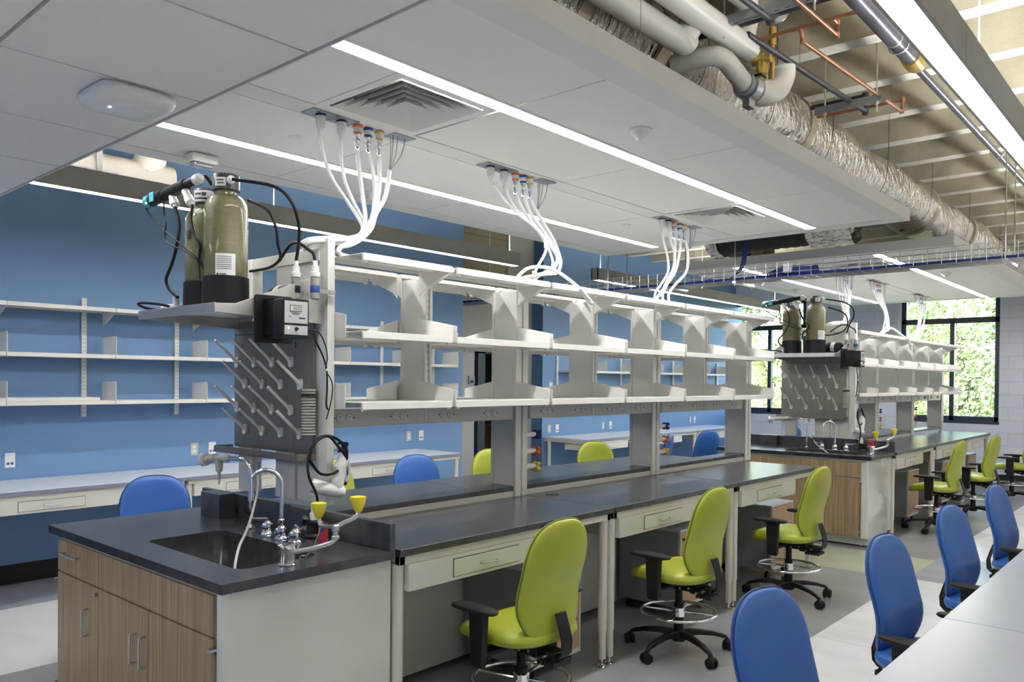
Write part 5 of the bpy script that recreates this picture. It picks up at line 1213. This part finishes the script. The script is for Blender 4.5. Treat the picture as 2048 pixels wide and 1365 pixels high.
# ------------------------------------------------------------------ wall desks and wall shelves
def wall_desk(y0, y1, xw, label, dr=True, sec=0):
    d = .77; xf = xw+.012+d
    t = T('wall_desk', label, 'desk', (xw+d/2, (y0+y1)/2, 0))
    mb = MB(); mb.box(xw+.013, xf, y0, y1, .795, .820)
    O('desktop', mb, 'desk_grey', t, bev=.002); 
    O('edge_band', MB().box(xf, xf+.003, y0, y1, .792, .818), 'desk_edge', t)
    mb = MB(); mb.box(xf-.05, xf-.02, y0+.012, y1-.012, .755, .795); mb.box(xw+.014, xw+.05, y0+.012, y1-.012, .755, .795); mb.box(xw+.05, xf-.05, y0+.012, y0+.04, .755, .795); mb.box(xw+.05, xf-.05, y1-.04, y1-.012, .755, .795)
    O('frame_rail', mb, 'leg_white', t, bev=.002)
    a = y0+.06; b = min(y1-.1, a+1.0); xc = xf-.012
    mb = MB().box(xc-.42, xc, a, b, .655, .757); O('drawer_case', mb, 'white_steel', t, bev=.0015)
    q = O('drawer', MB().box(xc, xc+.005, a+.28, b-.28, .675, .742), 'white_steel', t, bev=.001)
    mb = MB()
    for p in ((a+.277, b-.277, .742, .745), (a+.277, b-.277, .672, .675), (a+.277, a+.28, .672, .745), (b-.28, b-.277, .672, .745)): mb.box(xc, xc+.001, *p)
    O('drawer_gap', mb, 'dark_slot', q)
    ym = (a+b)/2; O('handle', bar_handle(MB(), (xc+.005, ym-.055, .708), (xc+.005, ym+.055, .708), (.024, 0, 0)), 'steel', q)
    for yy in (y0+.035, y1-.035):
        leg(t, xf-.06, yy, .76); leg(t, xw+.09, yy, .76)
WD = [-1.6, -.02, 1.545, 3.115, 4.685, 6.28]
for k, nm in enumerate(['entry', 'second', 'first visible', 'second visible', 'third visible']):
    if k < 1: continue
    wall_desk(WD[k]+.003, WD[k+1]-.003, XW, 'grey-topped white wall desk on the blue wall, %s' % {1: 'leftmost section at the picture edge', 2: 'section behind the near sink counter', 3: 'section behind the blue stool and drying rack', 4: 'section ending at the doorway recess'}[k])
WD2 = [8.95, 10.55, 12.15, 13.9]
for k in range(3):
    wall_desk(WD2[k]+.003, WD2[k+1]-.003, XW2, 'grey-topped white wall desk on the far blue wall, %s' % ('section by the doorway recess', 'middle section', 'section by the window')[k])
def wall_standard(x, y, z0, z1, label):
    t = T('shelf_standard', label, 'shelf rail', (x, y, z0), 'slotted wall rails')
    O('rail', MB().box(x+.001, x+.026, y-.019, y+.019, z0, z1), 'shelf_white', t, bev=.0015)
    mb = MB(); z = z0+.03
    while z < z1-.03:
        for d in (-.007, .007): mb.box(x+.0262, x+.0268, y+d-.002, y+d+.002, z, z+.012)
        z += .032
    O('slot_row', mb, 'housing_grey', t)
def wall_shelf(x, y0, y1, z, label, top, end_=False):
    t = T('wall_shelf', label, 'shelf', (x+.14, (y0+y1)/2, z), 'white shelves on the blue wall')
    xo = x+.30; mb = MB(); mb.box(x+.028, xo, y0, y1, z-.004, z); mb.box(xo-.014, xo, y0, y1, z-.032, z-.004); mb.box(x+.028, x+.031, y0, y1, z-.03, z)
    O('shelf_pan', mb, 'shelf_white', t, bev=.0012)
    yy = y1+.004
    if top: poly = [(x+.026, z-.006), (xo-.004, z-.004), (xo-.006, z-.03), (x+.026, z-.14)]
    else: poly = [(x+.026, z-.04), (xo+.002, z-.036), (xo+.002, z+.14), (xo-.012, z+.155), (x+.026, z+.148)]
    O('bracket' if top else 'end_bracket', MB().prism(poly, 'y', yy, yy+.005), 'shelf_white', t, bev=.001)
ys = [-.555+.7875*k for k in range(10)]
for k, y in enumerate(ys):
    if y > 6.7: break
    wall_standard(XW, y, 1.30, 2.285 if True else 0, 'slotted white wall rail on the blue wall, %s' % ['out of view', 'out of view next', 'out of view third', 'out of view fourth', 'first from the left', 'second from the left', 'third, behind the drying rack', 'fourth, behind the island shelves', 'fifth, before the doorway recess', 'last before the doorway recess'][k] if k > 2 else 'slotted white wall rail on the blue wall beyond the left edge, number %d' % (k+1))
for k in range(2, len(ys)-1):
    if ys[k+1] > 6.7: break
    for z, nm in ((2.195, 'top'), (1.815, 'middle'), (1.44, 'bottom')):
        off = .14
        wall_shelf(XW, ys[k]+off+.008, ys[k+1]+off, z, 'white %s-level shelf on the blue wall, %s bay left to right' % (nm, (ORDB+['seventh'])[k-2]), nm == 'top')
t = T('shelf_board', 'loose white board lying on the lowest wall shelf at the left edge', 'board', (-6.9, 2.0, 1.45))
O('board', MB().box(XW+.05, XW+.29, 1.7, 2.62, 1.4405, 1.466), 'shelf_white', t, bev=.002)
ys2 = [9.25+.84*k for k in range(7)]
for k, y in enumerate(ys2): wall_standard(XW2, y, 1.30, 2.0 if False else 2.0, 'slotted white wall rail on the far blue wall, %s counted from the doorway recess' % (ORDB+['seventh'])[k])
for k in range(6):
    for z, nm in ((1.79, 'upper'), (1.44, 'lower')):
        wall_shelf(XW2, ys2[k]+.03, ys2[k+1]+.02, z, 'white %s shelf on the far blue wall, %s bay from the doorway recess' % (nm, ORDB[k]), False)
# outlets on the walls
def outlet(x, y, z, kind, label):
    t = T('wall_outlet' if kind == 'power' else 'data_outlet', label, 'wall outlet', (x, y, z))
    O('cover_plate', MB().box(x+.0005, x+.006, y-.036, y+.036, z-.058, z+.058), 'grey_plastic' if kind == 'power' else 'white_plastic', t, bev=.0015)
    if kind == 'power':
        mb = MB()
        for d in (-.02, .02): mb.prism(rrect(y-.016, y+.016, z+d-.014, z+d+.014, .008, 3), 'x', x+.006, x+.0085)
        O('receptacle', mb, 'label_white', t)
        mb = MB()
        for d in (-.02, .02):
            for e in (-.006, .006): mb.box(x+.0086, x+.009, y+e-.001, y+e+.001, z+d-.002, z+d+.006)
            mb.box(x+.0086, x+.009, y-.002, y+.002, z+d-.009, z+d-.006)
        O('slots', mb, 'dark_slot', t)
    else:
        mb = MB()
        for d in (-.014, .014): mb.box(x+.006, x+.0075, y+d-.009, y+d+.009, z-.035, z-.017)
        O('data_jack', mb, 'ink_blue', t)
for y, kd, lb in ((2.06, 'data', 'white data outlet with two blue jacks at the left edge of the blue wall'), (3.56, 'power', 'grey power outlet above the wall desk, left of the drying rack'), (3.735, 'data', 'white data outlet beside the grey power outlet, left of the drying rack'),
                  (6.17, 'power', 'grey power outlet on the blue wall left of the doorway recess'), (6.365, 'data', 'white data outlet on the blue wall left of the doorway recess')): outlet(XW, y, .972, kd, lb)
for y, kd, lb in ((9.09, 'power', 'power outlet on the far blue wall nearest the doorway recess'), (9.28, 'data', 'data outlet on the far blue wall nearest the doorway recess'), (10.46, 'power', 'power outlet in the middle of the far blue wall'), (10.67, 'data', 'data outlet in the middle of the far blue wall'),
                  (13.27, 'power', 'power outlet on the far blue wall nearest the window'), (13.44, 'data', 'data outlet on the far blue wall nearest the window')): outlet(XW2, y, .93, kd, lb)
outlet(XW2, 9.12, 1.555, 'data', 'small white wall plate between the far wall shelves by the recess')
t = T('card_reader', 'grey card reader plate on the wall beside the open doorway', 'card reader', (XR, 7.70, 1.62))
O('plate', MB().box(XR+.0005, XR+.02, 7.60, 7.71, 1.58, 1.69), 'grey_box', t, bev=.003); O('slot', MB().box(XR+.02, XR+.022, 7.62, 7.69, 1.60, 1.63), 'black_plastic', t)

# ------------------------------------------------------------------ outside the windows
mb = MB(); mb.box(-60, 40, YF+.4, 90, -1.2, -1.0)
S('ground', mb, 'lawn_green', flat=True)
t = T('house', 'brick house with a pale hipped roof seen through the left window', 'building', (-19.8, 40, -1))
hx0, hx1, hy0, hy1, hz = -26.5, -17.3, 39, 47, .9
O('wall', MB().box(hx0, hx1, hy0, hy1, -1, hz), 'house_brick', t, flat=True)
O('eaves', MB().box(hx0-.5, hx1+.5, hy0-.5, hy1+.5, hz, hz+.3), 'house_trim', t, flat=True)
e = .6; cx_, cyy = (hx0+hx1)/2, (hy0+hy1)/2
O('roof', MB().add([(hx0-e, hy0-e, hz+.3), (hx1+e, hy0-e, hz+.3), (hx1+e, hy1+e, hz+.3), (hx0-e, hy1+e, hz+.3), (hx0+4, cyy, hz+2.3), (hx1-4, cyy, hz+2.3)], [(0, 1, 5, 4), (1, 2, 5), (2, 3, 4, 5), (3, 0, 4), (3, 2, 1, 0)]), 'roof_shingle', t, flat=True)
O('window', MB().box(-20.2, -19.2, hy0-.05, hy0, -.6, .5), 'house_trim', t, flat=True)
def tree(x, y, h, r, m, label, seed, n_=2600, leaf_=.16, trunk=True):
    r2 = random.Random(seed); t = T('tree', label, 'tree', (x, y, -1.0))
    blobs = []
    for k in range(13):
        a = r2.uniform(0, 6.28); q = r2.uniform(0, 1)**.6; zz = r2.uniform(.25, .95)
        blobs.append((x+math.cos(a)*q*r*.75, y+math.sin(a)*q*r*.75, -1+h*zz, r*r2.uniform(.28, .5)))
    vs = []; fs = []
    for k in range(n_):
        bx, by, bz, br = blobs[r2.randrange(len(blobs))]
        u = Vector((r2.gauss(0, 1), r2.gauss(0, 1), r2.gauss(0, 1))).normalized(); p = Vector((bx, by, bz))+u*br*(r2.uniform(.55, 1.08))
        a = (u+Vector((r2.uniform(-1, 1), r2.uniform(-1, 1), r2.uniform(-1, 1)))*.8).normalized(); b = a.orthogonal().normalized(); c = a.cross(b)
        s = leaf_*r2.uniform(.6, 1.5); i = len(vs)
        vs += [p-b*s, p+c*s*.6, p+b*s, p-c*s*.6]; fs.append((i, i+1, i+2, i+3))
    O('foliage', MB().add(vs, fs), m, t, flat=True)
    mb = MB(); mb.tube([(x, y, -1), (x+.1, y, -1+h*.3), (x-.1, y, -1+h*.7)], [r*.09, r*.07, r*.03], 8)
    for bx, by, bz, br in blobs[:6]: mb.tube([(x, y, -1+h*.35), ((x+bx)/2, (y+by)/2, bz*.6), (bx, by, bz)], [r*.04, r*.03, r*.012], 6)
    O('trunk', mb, 'bark', t)
KIND = {'leaf_green': 'green', 'leaf_pale': 'pale grey-green', 'leaf_autumn': 'orange-tinged autumn', 'leaf_yellow': 'yellow-green'}
tr_ = [(-5.4, 26, 5.8, 2.2, 'leaf_green', 'right part of the right window, close to the glass'), (-7.2, 27.5, 3.8, 1.7, 'leaf_yellow', 'lower left part of the right window'), (-10.5, 34, 9, 3.4, 'leaf_pale', 'upper left part of the right window'),
       (-7.4, 38, 10, 3.6, 'leaf_green', 'upper middle of the right window'), (-8.2, 33, 5.0, 2.2, 'leaf_autumn', 'middle of the right window'), (-4.5, 41, 8, 3.4, 'leaf_pale', 'right edge of the right window, far away'),
       (-15.0, 36, 5.2, 2.2, 'leaf_yellow', 'right part of the left window beside the house'), (-17.0, 51, 12.5, 4.6, 'leaf_autumn', 'left window, behind the house roof'), (-21.5, 52, 12.0, 4.8, 'leaf_pale', 'left window, above the house roof'),
       (-13.2, 46, 11, 3.6, 'leaf_green', 'left window, between the house and the block wall'), (-26, 54, 13, 5, 'leaf_green', 'left window, furthest left'), (-12.5, 52, 12, 4.5, 'leaf_pale', 'between the two windows, far behind'), (-6.0, 50, 11, 4.2, 'leaf_autumn', 'right window, far behind'),
       (-11.2, 29, 3.4, 1.6, 'leaf_green', 'low in the right window, left side'), (-18.6, 37.2, 1.8, 1.0, 'leaf_green', 'low in the left window before the house')]
for i, (x, y, h, r, m, wh) in enumerate(tr_): tree(x, y, h, r, m, '%s tree, %s' % (KIND[m], wh), 100+i, n_=int(5000+2500*r), leaf_=.02+.0016*y)
